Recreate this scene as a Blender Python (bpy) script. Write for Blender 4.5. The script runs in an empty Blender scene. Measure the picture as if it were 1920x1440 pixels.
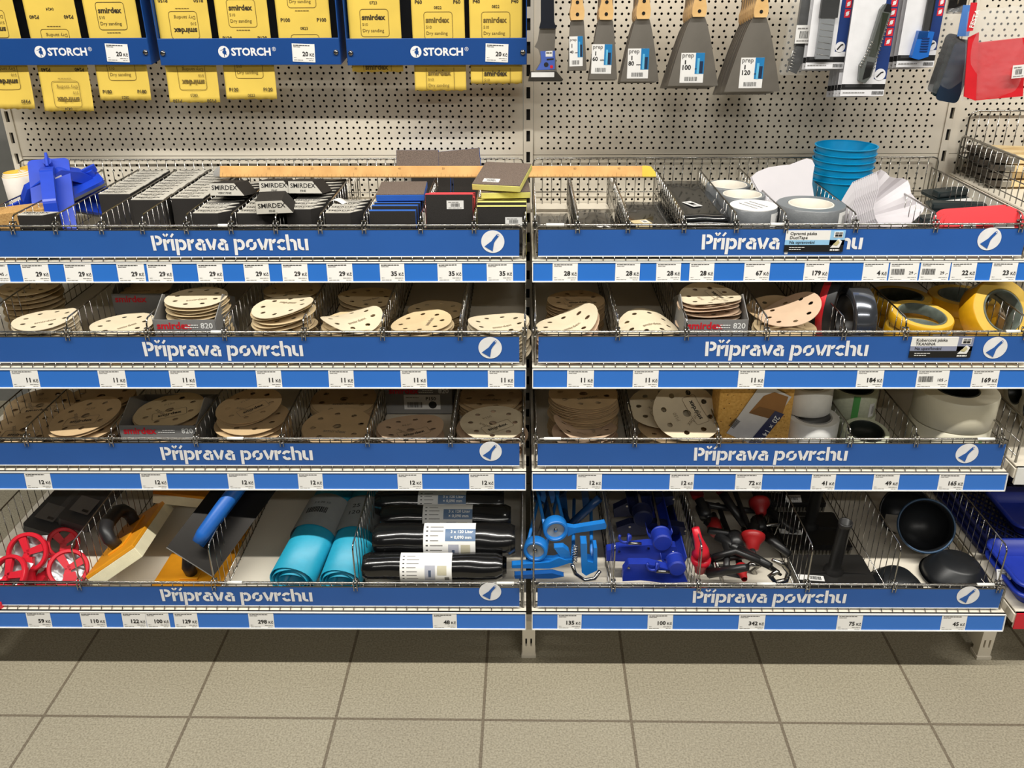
import bpy, math, random
from mathutils import Vector, Matrix, noise
PI = math.pi
random.seed(7)
S = bpy.context.scene
COL = S.collection
# ---------------------------------------------------------------- camera
FPX, CAM, YAW, PIT, ROL = 1663.29, Vector((-.0121, -2.1854, 1.3984)), -.0140, .4463, .0060
_f = Vector((math.sin(YAW)*math.cos(PIT), math.cos(YAW)*math.cos(PIT), -math.sin(PIT)))
_r = Vector((math.cos(YAW), -math.sin(YAW), 0)); _d = _f.cross(_r)
RGT = _r*math.cos(ROL)+_d*math.sin(ROL); DWN = _d*math.cos(ROL)-_r*math.sin(ROL); FWD = _f
cd = bpy.data.cameras.new('camera'); cd.sensor_width = 36; cd.lens = FPX/1920*36; cd.clip_start = .02; cd.clip_end = 60
cam = bpy.data.objects.new('camera', cd); COL.objects.link(cam)
cam.matrix_world = Matrix.Translation(CAM) @ Matrix((RGT, -DWN, -FWD)).transposed().to_4x4()
S.camera = cam
# ---------------------------------------------------------------- light and exposure
S.view_settings.view_transform = 'Standard'; S.view_settings.look = 'None'
S.view_settings.gamma = 1; S.view_settings.use_curve_mapping = False
S.view_settings.exposure = 0.13
wd = bpy.data.worlds.new('hall'); S.world = wd; wd.use_nodes = True
wd.node_tree.nodes['Background'].inputs[0].default_value = (1, .97, .91, 1)
wd.node_tree.nodes['Background'].inputs[1].default_value = .022
def tube_lamp(name, loc, sx, sy, watts, col=(1, .965, .89)):
    l = bpy.data.lights.new(name, 'AREA'); l.shape = 'RECTANGLE'; l.size = sx; l.size_y = sy
    l.energy = watts; l.color = col
    o = bpy.data.objects.new(name, l); COL.objects.link(o); o.location = loc
tube_lamp('ceiling_tube_lamp', (0, -1.42, 2.85), 5.5, .07, 150)
tube_lamp('ceiling_tube_lamp', (1.2, -4.0, 2.85), 5.0, .12, 68)

def at(u, v, X=None, Y=None, Z=None):
    """point of the place seen at photo pixel (u,v) lying on the plane X=, Y= or Z="""
    d = RGT*((u-960)/FPX) + DWN*((v-720)/FPX) + FWD
    if Y is not None: t = (Y-CAM.y)/d.y
    elif Z is not None: t = (Z-CAM.z)/d.z
    else: t = (X-CAM.x)/d.x
    return CAM + d*t
# ---------------------------------------------------------------- materials
def lin(c): return tuple(((x/255)/12.92 if x/255 <= .04045 else ((x/255+.055)/1.055)**2.4) for x in c)
_mats = {}
def mat(name, rgb, rough=.5, metal=0, var=0, scale=40, bump=0, bscale=200, rgb2=None, coat=0, alpha=1, spec=None, trans=0):
    if name in _mats: return _mats[name]
    m = bpy.data.materials.new(name); m.use_nodes = True; _mats[name] = m
    nt = m.node_tree; b = nt.nodes['Principled BSDF']; c = lin(rgb)
    b.inputs['Base Color'].default_value = (*c, 1); b.inputs['Roughness'].default_value = rough
    b.inputs['Metallic'].default_value = metal
    if coat: b.inputs['Coat Weight'].default_value = coat
    if spec is not None: b.inputs['Specular IOR Level'].default_value = spec
    if alpha < 1: b.inputs['Alpha'].default_value = alpha
    if trans: b.inputs['Transmission Weight'].default_value = trans
    tc = nt.nodes.new('ShaderNodeTexCoord')
    n = nt.nodes.new('ShaderNodeTexNoise'); n.inputs['Scale'].default_value = scale; n.inputs['Detail'].default_value = 4
    nt.links.new(tc.outputs['Object'], n.inputs['Vector'])
    r = nt.nodes.new('ShaderNodeValToRGB'); v = var if (var or rgb2) else .04
    c2 = lin(rgb2) if rgb2 else tuple(min(1, x*(1+v)) for x in c)
    c1 = c if rgb2 else tuple(x*(1-v) for x in c)
    r.color_ramp.elements[0].color = (*c1, 1); r.color_ramp.elements[1].color = (*c2, 1)
    r.color_ramp.elements[0].position = .35; r.color_ramp.elements[1].position = .65
    nt.links.new(n.outputs['Fac'], r.inputs['Fac']); nt.links.new(r.outputs['Color'], b.inputs['Base Color'])
    if bump:
        n2 = nt.nodes.new('ShaderNodeTexNoise'); n2.inputs['Scale'].default_value = bscale; n2.inputs['Detail'].default_value = 3
        nt.links.new(tc.outputs['Object'], n2.inputs['Vector'])
        bp = nt.nodes.new('ShaderNodeBump'); bp.inputs['Strength'].default_value = bump; bp.inputs['Distance'].default_value = .002
        nt.links.new(n2.outputs['Fac'], bp.inputs['Height']); nt.links.new(bp.outputs['Normal'], b.inputs['Normal'])
    return m
def film(name, tint=(235, 238, 240), clear=.8, rough=.12):
    if name in _mats: return _mats[name]
    m = bpy.data.materials.new(name); m.use_nodes = True; _mats[name] = m
    nt = m.node_tree; b = nt.nodes['Principled BSDF']; b.inputs['Base Color'].default_value = (*lin(tint), 1)
    b.inputs['Roughness'].default_value = rough; b.inputs['Coat Weight'].default_value = .5
    tc = nt.nodes.new('ShaderNodeTexCoord'); n = nt.nodes.new('ShaderNodeTexNoise'); n.inputs['Scale'].default_value = 35
    nt.links.new(tc.outputs['Object'], n.inputs['Vector'])
    bp = nt.nodes.new('ShaderNodeBump'); bp.inputs['Strength'].default_value = .6; bp.inputs['Distance'].default_value = .01
    nt.links.new(n.outputs['Fac'], bp.inputs['Height']); nt.links.new(bp.outputs['Normal'], b.inputs['Normal'])
    t = nt.nodes.new('ShaderNodeBsdfTransparent'); x = nt.nodes.new('ShaderNodeMixShader'); x.inputs[0].default_value = clear
    o = nt.nodes['Material Output']
    nt.links.new(b.outputs[0], x.inputs[1]); nt.links.new(t.outputs[0], x.inputs[2]); nt.links.new(x.outputs[0], o.inputs['Surface'])
    return m
M_cream = mat('cream_steel', (224, 216, 200), .42, var=.03, scale=6)
M_dark = mat('cavity_shade_grey', (60, 57, 52), .8)  # dark grey stands in for the shade inside holes and slots
M_chrome = mat('chrome_wire', (158, 156, 152), .2, 1)
M_white = mat('white_plastic', (236, 236, 232), .35)
M_paper = mat('white_paper', (238, 237, 234), .7, var=.01)
M_ink = mat('black_ink', (28, 27, 27), .6)
M_inkgrey = mat('grey_ink', (120, 118, 116), .7)
M_rail = mat('blue_rail_insert', (46, 114, 204), .3, var=.03, scale=3, coat=.3)
M_sign = mat('blue_sign_board', (35, 90, 168), .5, var=.05, scale=4)
M_signw = mat('white_sign_print', (236, 236, 238), .6)
M_black = mat('black_plastic', (24, 24, 25), .38)
M_blackrub = mat('black_rubber', (26, 25, 25), .6, bump=.1)
M_red = mat('red_plastic', (206, 34, 44), .35)
M_steel = mat('brushed_steel', (150, 146, 140), .3, 1, var=.12, scale=30)
M_cardgrey = mat('grey_box_card', (128, 127, 125), .6, var=.02)
M_redink = mat('red_ink', (206, 30, 44), .5)
# ---------------------------------------------------------------- mesh builder
def rot(ax, a): return Matrix.Rotation(a, 4, ax)
def tr(*v): return Matrix.Translation(v if len(v) > 1 else v[0])
UPR = rot('X', PI/2)                       # lies in XZ and faces the aisle
_txt = {}
def text_geo(s, size, bold, align):
    k = (s, bold, align)
    if k not in _txt:
        c = bpy.data.curves.new('t', 'FONT'); c.body = s; c.size = 1; c.align_x = align; c.resolution_u = 2; c.offset = bold
        o = bpy.data.objects.new('t', c); COL.objects.link(o)
        bpy.context.view_layer.update()
        me = bpy.data.meshes.new_from_object(o.evaluated_get(bpy.context.evaluated_depsgraph_get()))
        _txt[k] = ([v.co.copy() for v in me.vertices], [tuple(p.vertices) for p in me.polygons])
        bpy.data.objects.remove(o); bpy.data.curves.remove(c); bpy.data.meshes.remove(me)
    v, f = _txt[k]
    return [x*size for x in v], f
class MB:
    def __init__(s): s.v = []; s.f = []; s.mi = []; s.sm = []; s.mats = []
    def add(s, vs, fs, m, M=None, smooth=False):
        if m not in s.mats: s.mats.append(m)
        k = s.mats.index(m); n = len(s.v)
        s.v += [tuple(M @ Vector(v)) if M is not None else tuple(v) for v in vs]
        for f in fs: s.f.append(tuple(i+n for i in f)); s.mi.append(k); s.sm.append(smooth)
        return s
    def box(s, x0, x1, y0, y1, z0, z1, m, M=None):
        vs = [(x, y, z) for x in (x0, x1) for y in (y0, y1) for z in (z0, z1)]
        return s.add(vs, [(0, 1, 3, 2), (4, 6, 7, 5), (0, 4, 5, 1), (2, 3, 7, 6), (0, 2, 6, 4), (1, 5, 7, 3)], m, M)
    def prism(s, poly, z0, z1, m, M=None, smooth=False):
        n = len(poly); a = sum(poly[i][0]*poly[(i+1) % n][1]-poly[(i+1) % n][0]*poly[i][1] for i in range(n))
        if a < 0: poly = poly[::-1]
        s.add([(x, y, z0) for x, y in poly]+[(x, y, z1) for x, y in poly], [tuple(range(n))[::-1], tuple(range(n, 2*n))], m, M)
        return s.add([(x, y, z0) for x, y in poly]+[(x, y, z1) for x, y in poly], [(i, (i+1) % n, n+(i+1) % n, n+i) for i in range(n)], m, M, smooth)
    def tube(s, pts, r, m, n=6, closed=False, M=None, cap=True):
        pts = [Vector(p) for p in pts]; k = len(pts); vs = []; fs = []
        rs = r if isinstance(r, (list, tuple)) else [r]*k
        up = None
        for i in range(k):
            a = pts[(i-1) % k] if (i or closed) else pts[i]; b = pts[(i+1) % k] if (i < k-1 or closed) else pts[i]
            t = (b-a).normalized()
            if up is None:
                up = Vector((0, 0, 1)) if abs(t.z) < .9 else Vector((1, 0, 0))
            x = (up - t*up.dot(t)).normalized(); up = x; y = t.cross(x)
            for j in range(n):
                q = 2*PI*j/n; vs.append(pts[i]+(x*math.cos(q)+y*math.sin(q))*rs[i])
        for i in range(k if closed else k-1):
            for j in range(n):
                fs.append((i*n+j, i*n+(j+1) % n, ((i+1) % k)*n+(j+1) % n, ((i+1) % k)*n+j))
        if cap and not closed: fs += [tuple(range(n))[::-1], tuple(range((k-1)*n, k*n))]
        return s.add(vs, fs, m, M, True)
    def lathe(s, prof, m, n=36, M=None, closed=False, smooth=True):
        k = len(prof); vs = []; fs = []
        for r, z in prof:
            for j in range(n): q = 2*PI*j/n; vs.append((r*math.cos(q), r*math.sin(q), z))
        for i in range(k if closed else k-1):
            for j in range(n): fs.append((i*n+j, i*n+(j+1) % n, ((i+1) % k)*n+(j+1) % n, ((i+1) % k)*n+j))
        return s.add(vs, fs, m, M, smooth)
    def turned(s, prof, m, n=36, M=None):
        for a, b in zip(prof, prof[1:]): s.lathe([a, b], m, n, M)
        return s
    def ring(s, r0, r1, z0, z1, m, n=36, M=None, mt=None, mi=None, c=.002):
        s.lathe([(r0+c, z0), (r1-c, z0), (r1, z0+c), (r1, z1-c), (r1-c, z1)], m, n, M)
        s.lathe([(r1-c, z1), (r0+c, z1)], mt or m, n, M)
        return s.lathe([(r0+c, z1), (r0, z1-c), (r0, z0+c), (r0+c, z0)], mi or m, n, M)
    def cyl(s, r, z0, z1, m, n=24, M=None, c=0):
        if c: pr = [(0, z0), (r-c, z0), (r, z0+c), (r, z1-c), (r-c, z1), (0, z1)]
        else: pr = [(0, z0), (r, z0), (r, z1), (0, z1)]
        for a, b in zip(pr, pr[1:]):
            if a != b: s.lathe([a, b], m, n, M, smooth=(a[0] == b[0]))
        return s
    def text(s, t, size, m, M=None, bold=0, align='LEFT', fn=None):
        v, f = text_geo(t, size, bold, align)
        if fn: v = [fn(x) for x in v]
        return s.add(v, f, m, M)
    def grid(s, fn, nu, nv, m, M=None, th=0, smooth=True):
        vs = [fn(i/nu, j/nv) for j in range(nv+1) for i in range(nu+1)]; w = nu+1
        fs = [(j*w+i, j*w+i+1, (j+1)*w+i+1, (j+1)*w+i) for j in range(nv) for i in range(nu)]
        if th: vs, fs = thicken(vs, fs, th)
        return s.add(vs, fs, m, M, smooth)
    def mesh(s, name):
        me = bpy.data.meshes.new(name); me.from_pydata(s.v, [], s.f)
        for m in s.mats: me.materials.append(m)
        me.polygons.foreach_set('material_index', s.mi); me.polygons.foreach_set('use_smooth', s.sm); me.update()
        return me
    def build(s, name, parent=None, loc=None, M=None, bev=0):
        o = bpy.data.objects.new(name, s.mesh(name)); COL.objects.link(o)
        if parent is not None: o.parent = parent
        if loc is not None: o.location = loc
        if M is not None: o.matrix_local = M
        if bev:
            b = o.modifiers.new('edge', 'BEVEL'); b.width = bev; b.segments = 2; b.limit_method = 'ANGLE'; b.angle_limit = .7
        return o
def thicken(vs, fs, th):
    vs = [Vector(v) for v in vs]; nn = [Vector() for _ in vs]; n = len(vs); ed = {}
    for f in fs:
        a = (vs[f[1]]-vs[f[0]]).cross(vs[f[2]]-vs[f[0]])
        for i in f: nn[i] += a
        for i in range(len(f)):
            e = (f[i], f[(i+1) % len(f)]); ed[e] = ed.get(e, 0)+1
    out = vs+[v-(q.normalized()*th if q.length else Vector()) for v, q in zip(vs, nn)]
    F = list(fs)+[tuple(i+n for i in f[::-1]) for f in fs]
    for a, b in ed:
        if (b, a) not in ed: F.append((b, a, a+n, b+n))
    return out, F
def tag(o, label=None, cat=None, group=None, kind=None):
    if label: o['label'] = label
    if cat: o['category'] = cat
    if group: o['group'] = group
    if kind: o['kind'] = kind
    return o
def thing(name, label, cat, loc=(0, 0, 0), M=None, group=None):
    o = bpy.data.objects.new(name, None); COL.objects.link(o); o.empty_display_size = .02
    if M is not None: o.matrix_world = M
    else: o.location = loc
    return tag(o, label, cat, group)
def put(me, name, parent=None, M=None, loc=None):
    """link one more object that uses an existing mesh"""
    o = bpy.data.objects.new(name, me); COL.objects.link(o)
    if parent is not None: o.parent = parent
    if M is not None: o.matrix_local = M
    elif loc is not None: o.location = loc
    return o
def copy_tree(o, parent=None):
    c = o.copy(); COL.objects.link(c)
    if parent is not None: c.parent = parent; c.matrix_parent_inverse = o.matrix_parent_inverse
    for ch in list(o.children): copy_tree(ch, c)
    return c
ORD = ['first', 'second', 'third', 'fourth', 'fifth', 'sixth', 'seventh', 'eighth', 'ninth', 'tenth', 'eleventh', 'twelfth', 'thirteenth',
       'fourteenth', 'fifteenth', 'sixteenth', 'seventeenth', 'eighteenth', 'nineteenth', 'twentieth', 'twenty-first', 'twenty-second', 'twenty-third', 'twenty-fourth']
def circle(r, n=24, cx=0, cy=0, ry=None): return [(cx+r*math.cos(2*PI*i/n), cy+(ry or r)*math.sin(2*PI*i/n)) for i in range(n)]
def rrect(w, h, r, n=4, cx=0, cy=0):
    out = []
    for sx, sy, a in ((1, 1, 0), (-1, 1, 90), (-1, -1, 180), (1, -1, 270)):
        for i in range(n+1):
            q = math.radians(a+90*i/n); out.append((cx+sx*(w/2-r)+r*math.cos(q), cy+sy*(h/2-r)+r*math.sin(q)))
    return out
# ---------------------------------------------------------------- room
def tile_mat():
    m = bpy.data.materials.new('floor_tiles'); m.use_nodes = True; nt = m.node_tree; b = nt.nodes['Principled BSDF']
    tc = nt.nodes.new('ShaderNodeTexCoord'); mp = nt.nodes.new('ShaderNodeMapping')
    mp.inputs['Location'].default_value = (.9935, .8505, 0); mp.inputs['Rotation'].default_value = (0, 0, .006)
    nt.links.new(tc.outputs['Object'], mp.inputs['Vector'])
    br = nt.nodes.new('ShaderNodeTexBrick'); br.offset = 0; br.squash = 1
    br.inputs['Scale'].default_value = 1; br.inputs['Brick Width'].default_value = .3016; br.inputs['Row Height'].default_value = .3016
    br.inputs['Mortar Size'].default_value = .0032; br.inputs['Mortar Smooth'].default_value = .2; br.inputs['Bias'].default_value = 0
    br.inputs['Color1'].default_value = (*lin((160, 153, 134)), 1); br.inputs['Color2'].default_value = (*lin((155, 148, 130)), 1)
    br.inputs['Mortar'].default_value = (*lin((116, 106, 90)), 1)
    nt.links.new(mp.outputs[0], br.inputs['Vector'])
    n = nt.nodes.new('ShaderNodeTexNoise'); n.inputs['Scale'].default_value = 260; n.inputs['Detail'].default_value = 6
    nt.links.new(tc.outputs['Object'], n.inputs['Vector'])
    r = nt.nodes.new('ShaderNodeValToRGB'); r.color_ramp.elements[0].color = (.62, .6, .57, 1); r.color_ramp.elements[1].color = (1.08, 1.08, 1.08, 1)
    r.color_ramp.elements[0].position = .3; r.color_ramp.elements[1].position = .62
    nt.links.new(n.outputs['Fac'], r.inputs['Fac'])
    n3 = nt.nodes.new('ShaderNodeTexNoise'); n3.inputs['Scale'].default_value = 5; n3.inputs['Detail'].default_value = 5
    nt.links.new(tc.outputs['Object'], n3.inputs['Vector'])
    r3 = nt.nodes.new('ShaderNodeValToRGB'); r3.color_ramp.elements[0].color = (.9, .89, .87, 1); r3.color_ramp.elements[1].color = (1.04, 1.04, 1.03, 1)
    nt.links.new(n3.outputs['Fac'], r3.inputs['Fac'])
    mx = nt.nodes.new('ShaderNodeMix'); mx.data_type = 'RGBA'; mx.blend_type = 'MULTIPLY'; mx.inputs[0].default_value = 1
    nt.links.new(br.outputs['Color'], mx.inputs[6]); nt.links.new(r.outputs['Color'], mx.inputs[7])
    m2 = nt.nodes.new('ShaderNodeMix'); m2.data_type = 'RGBA'; m2.blend_type = 'MULTIPLY'; m2.inputs[0].default_value = 1
    nt.links.new(mx.outputs[2], m2.inputs[6]); nt.links.new(r3.outputs['Color'], m2.inputs[7])
    nt.links.new(m2.outputs[2], b.inputs['Base Color']); b.inputs['Roughness'].default_value = .55
    bp = nt.nodes.new('ShaderNodeBump'); bp.inputs['Strength'].default_value = .5; bp.inputs['Distance'].default_value = .003; bp.invert = True
    nt.links.new(br.outputs['Fac'], bp.inputs['Height']); nt.links.new(bp.outputs['Normal'], b.inputs['Normal'])
    return m
tag(MB().box(-4, 4, -4.5, .6, -.05, 0, tile_mat()).build('floor'), kind='structure')
tag(MB().box(-4, 4, .6, .7, 0, 3.4, mat('grey_wall_paint', (120, 120, 116), .8)).build('wall_back'), kind='structure')
# ---------------------------------------------------------------- shelving
T = [.852, .666, .431, .161]
RH = [.0708, .0723, .0714, .0639]                # rail heights
SZ = [(.0085, .0540), (.0097, .0540), (.0100, .0525), (.0072, .0487)]   # sign foot and height                    # shelf surfaces
YF = [-.4794, -.588, -.5952, -.7157]            # price rail fronts
FE = [y+.020 for y in YF]                       # wire fence planes
BAY = {'left': (-1.247, -.006), 'right': (.006, .995)}
ROWN = ['top', 'second', 'third', 'bottom']
TILT = .1
def upright(x, label):
    t = thing('upright_post', label, 'shelf post', (x, 0, 0))
    p = MB()
    for s in (-1, 1): p.box(s*.0045 if s > 0 else -.0115, .0115 if s > 0 else -.0045, -.004, .05, .09, 1.75, M_cream)
    z = .9647-.05*17
    while z < 1.75:
        p.box(-.0046, .0046, -.0038, .002, z+.013, z+.037, M_cream); z += .05
    p.box(-.0045, .0045, .004, .05, .09, 1.75, mat('post_inner_shade', (22, 21, 20), .8))  # near-black core carries the shade inside the slots
    p.build('post', t)
    f = MB()
    f.box(-.014, .014, -.655, -.645, .05, .1, M_cream)
    f.prism([(-.014, .006), (.014, .006), (.014, .05), (-.014, .05)], .645, .655, M_cream, UPR)
    for x0, x1 in ((-.014, -.0075), (-.0035, .0035), (.0075, .014)): f.box(x0, x1, -.668, -.655, .03, .052, M_cream)
    f.box(-.014, .014, -.668, -.655, .052, .1, M_cream); f.box(-.014, .014, -.668, -.655, .008, .03, M_cream)
    f.box(-.0075, .0075, -.657, -.655, .03, .052, M_dark)
    f.box(-.016, .016, -.672, -.64, 0, .008, M_cream)
    for s in (-1, 1): f.prism([(-.645, .02), (-.2, .05), (.03, .05), (.03, .13), (-.645, .1)], s*.0125-.0015, s*.0125+.0015, M_cream, Matrix(((0, 0, 1, 0), (1, 0, 0, 0), (0, 1, 0, 0), (0, 0, 0, 1))))
    f.build('base_foot', t)
upright(-1.25, 'cream slotted steel upright at the far left end of the shelving')
upright(0, 'cream slotted steel upright in the middle between the two bays')
upright(1.003, 'cream slotted steel upright at the right end of the right bay')

def perforated(x0, x1, z0, z1, m, xd, xs, zd):
    """steel sheet punched with rows of round holes: rows of 15 mm pitch alternate with rows of 25 mm pitch"""
    b = MB(); r = .0030; k = int((z0+.008-zd)/.0125)-1
    rows = []
    while zd+k*.0125 < z1-.006:
        if zd+k*.0125 > z0+.006: rows.append(k)
        k += 1
    lo, hi = zd+rows[0]*.0125-.00625, zd+rows[-1]*.0125+.00625
    quad = lambda a, c, d, e: b.add([(a, 0, d), (c, 0, d), (c, 0, e), (a, 0, e)], [(0, 1, 2, 3)], m)
    quad(x0, x1, z0, lo); quad(x0, x1, hi, z1)
    for k in rows:
        zc = zd+k*.0125; p, ph = (.015, xd) if k % 2 == 0 else (.025, xs)
        n0 = math.ceil((x0+.019-ph)/p); n1 = math.floor((x1-.019-ph)/p)
        xa, xb = ph+n0*p-p/2, ph+n1*p+p/2
        quad(x0, xa, zc-.00625, zc+.00625); quad(xb, x1, zc-.00625, zc+.00625)
        for n in range(n0, n1+1):
            xc = ph+n*p; h = p/2; q = .00625
            o = [(h, 0), (h, q), (0, q), (-h, q), (-h, 0), (-h, -q), (0, -q), (h, -q)]
            i = [(r*math.cos(a*PI/4), r*math.sin(a*PI/4)) for a in range(8)]
            vs = [(xc+u, 0, zc+w) for u, w in o]+[(xc+u, 0, zc+w) for u, w in i]+[(xc+u, .0012, zc+w) for u, w in i]
            fs = [(a, (a+1) % 8, 8+(a+1) % 8, 8+a) for a in range(8)]+[(8+a, 8+(a+1) % 8, 16+(a+1) % 8, 16+a) for a in range(8)]
            b.add(vs, [f[::-1] for f in fs], m)
    # folded rim
    for a, c, d, e in ((x0, x0, z0, z1), (x1, x1, z0, z1)): b.add([(a, 0, d), (a, .02, d), (a, .02, e), (a, 0, e)], [(0, 1, 2, 3)], m)
    for z in (z0, z1): b.add([(x0, 0, z), (x1, 0, z), (x1, .02, z), (x0, .02, z)], [(0, 1, 2, 3)], m)
    b.add([(x0, .019, z0), (x1, .019, z0), (x1, .019, z1), (x0, .019, z1)], [(0, 1, 2, 3)], M_dark)  # dark sheet, the shade behind the holes is in its colour
    return b
zd = at(604.4, 239.9, Y=0).z
for sx, (x0, x1), pd, ps in (('left', (-1.238, -.0125), at(604.4, 239.9, Y=0).x, at(612.8, 249, Y=0).x), ('right', (.0125, .991), at(1004, 275, Y=0).x, at(1008, 284.6, Y=0).x)):
    for z0, z1, w in ((.9705, 1.45, 'upper'), (.84, .9690, 'lower')):
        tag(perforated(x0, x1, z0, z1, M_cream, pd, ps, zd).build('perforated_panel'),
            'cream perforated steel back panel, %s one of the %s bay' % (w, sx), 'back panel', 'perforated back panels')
    tag(MB().box(x0, x1, 0, .02, .1, .838, M_cream).build('back_panel'), 'plain cream steel back panel behind the lower shelves of the %s bay' % sx, 'back panel')

# ---- lettering of the signs: stencil strokes, x-height 1
def stroke(b, pts, t, m, M, z=.0006):
    n = len(pts); L = []; Rr = []
    for i in range(n):
        a = Vector(pts[max(i-1, 0)]); c = Vector(pts[min(i+1, n-1)]); d = (c-a).normalized(); q = Vector((-d.y, d.x))*t/2
        L.append(Vector(pts[i])+q); Rr.append(Vector(pts[i])-q)
    vs = [(p.x, p.y, z) for p in L+Rr]
    b.add(vs, [(i, n+i, n+i+1, i+1) for i in range(n-1)], m, M)
def arc(cx, cy, rx, ry, a0, a1, n=9): return [(cx+rx*math.cos(math.radians(a0+(a1-a0)*i/n)), cy+ry*math.sin(math.radians(a0+(a1-a0)*i/n))) for i in range(n+1)]
GL = {
 'P': (.93, [[(.17, 0), (.13, 1.3)], [(.36, 1.18), (.5, 1.18)]+arc(.5, .88, .27, .3, 80, -80)+[(.36, .58)]]),
 'r': (.62, [[(.15, 0), (.15, 1)], [(.36, .62)]+arc(.55, .62, .2, .25, 160, 75, 5)]),
 'i': (.36, [[(.16, 0), (.16, 1)]]),
 'p': (.98, [[(.13, -.42), (.17, 1)], arc(.52, .5, .28, .37, 130, -130)]),
 'a': (.92, [arc(.4, .36, .26, .24, 60, 300, 8), [(.74, 0), (.74, .6)], [(.74, .68)]+arc(.46, .62, .26, .27, 20, 130, 6)]),
 'v': (.92, [[(.1, 1), (.4, .08)], [(.52, .06), (.8, 1)]]),
 'o': (.98, [arc(.47, .5, .32, .37, 60, 215), arc(.47, .5, .32, .37, 240, 395)]),
 'c': (.8, [arc(.46, .5, .31, .37, 45, 165), arc(.46, .5, .31, .37, 195, 315)]),
 'h': (.92, [[(.17, 0), (.13, 1.38)], [(.37, .8)]+arc(.5, .62, .24, .25, 100, 0, 6)+[(.74, 0)]]),
 'u': (.95, [[(.16, 1), (.16, .4)]+arc(.42, .38, .26, .25, 180, 290, 7), [(.75, 0), (.75, 1)]]),
 ' ': (.42, [])}
def lettering(b, word, x, z, w, m, M, skip=()):
    seq = [(c, {'ř': 'r', 'í': 'i'}.get(c, c)) for c in word]; tot = sum(GL[g][0] for _, g in seq); k = w/tot
    S_ = Matrix.Diagonal((k, .0238, 1, 1)); cx = 0
    for i, (c, g) in enumerate(seq):
        MM = M @ tr(x+cx*k, z, 0) @ S_
        if i not in skip:
            for s in GL[g][1]: stroke(b, s, .255, m, MM)
            if c == 'ř': stroke(b, [(.12, 1.45), (.3, 1.22)], .15, m, MM); stroke(b, [(.3, 1.22), (.5, 1.45)], .15, m, MM)
            if c == 'í': stroke(b, [(.1, 1.16), (.32, 1.46)], .17, m, MM)
        cx += GL[g][0]
def emblem(b, x, z, r, M):
    b.add([(x+u, z+v, .0006) for u, v in circle(r, 36)], [tuple(range(36))], M_signw, M)
    a = [(-.72, -.42), (-.12, .05), (.06, .3), (.32, .62), (.46, .7), (.56, .62), (.5, .46), (.24, .12), (.1, -.12), (-.02, -.86)]
    b.add([(x+u*r, z+v*r, .0012) for u, v in a], [tuple(range(len(a)))], M_sign, M)
    b.add([(x+.46*r+u, z+.58*r+v, .0018) for u, v in circle(r*.06, 10)], [tuple(range(10))], M_signw, M)

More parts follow.
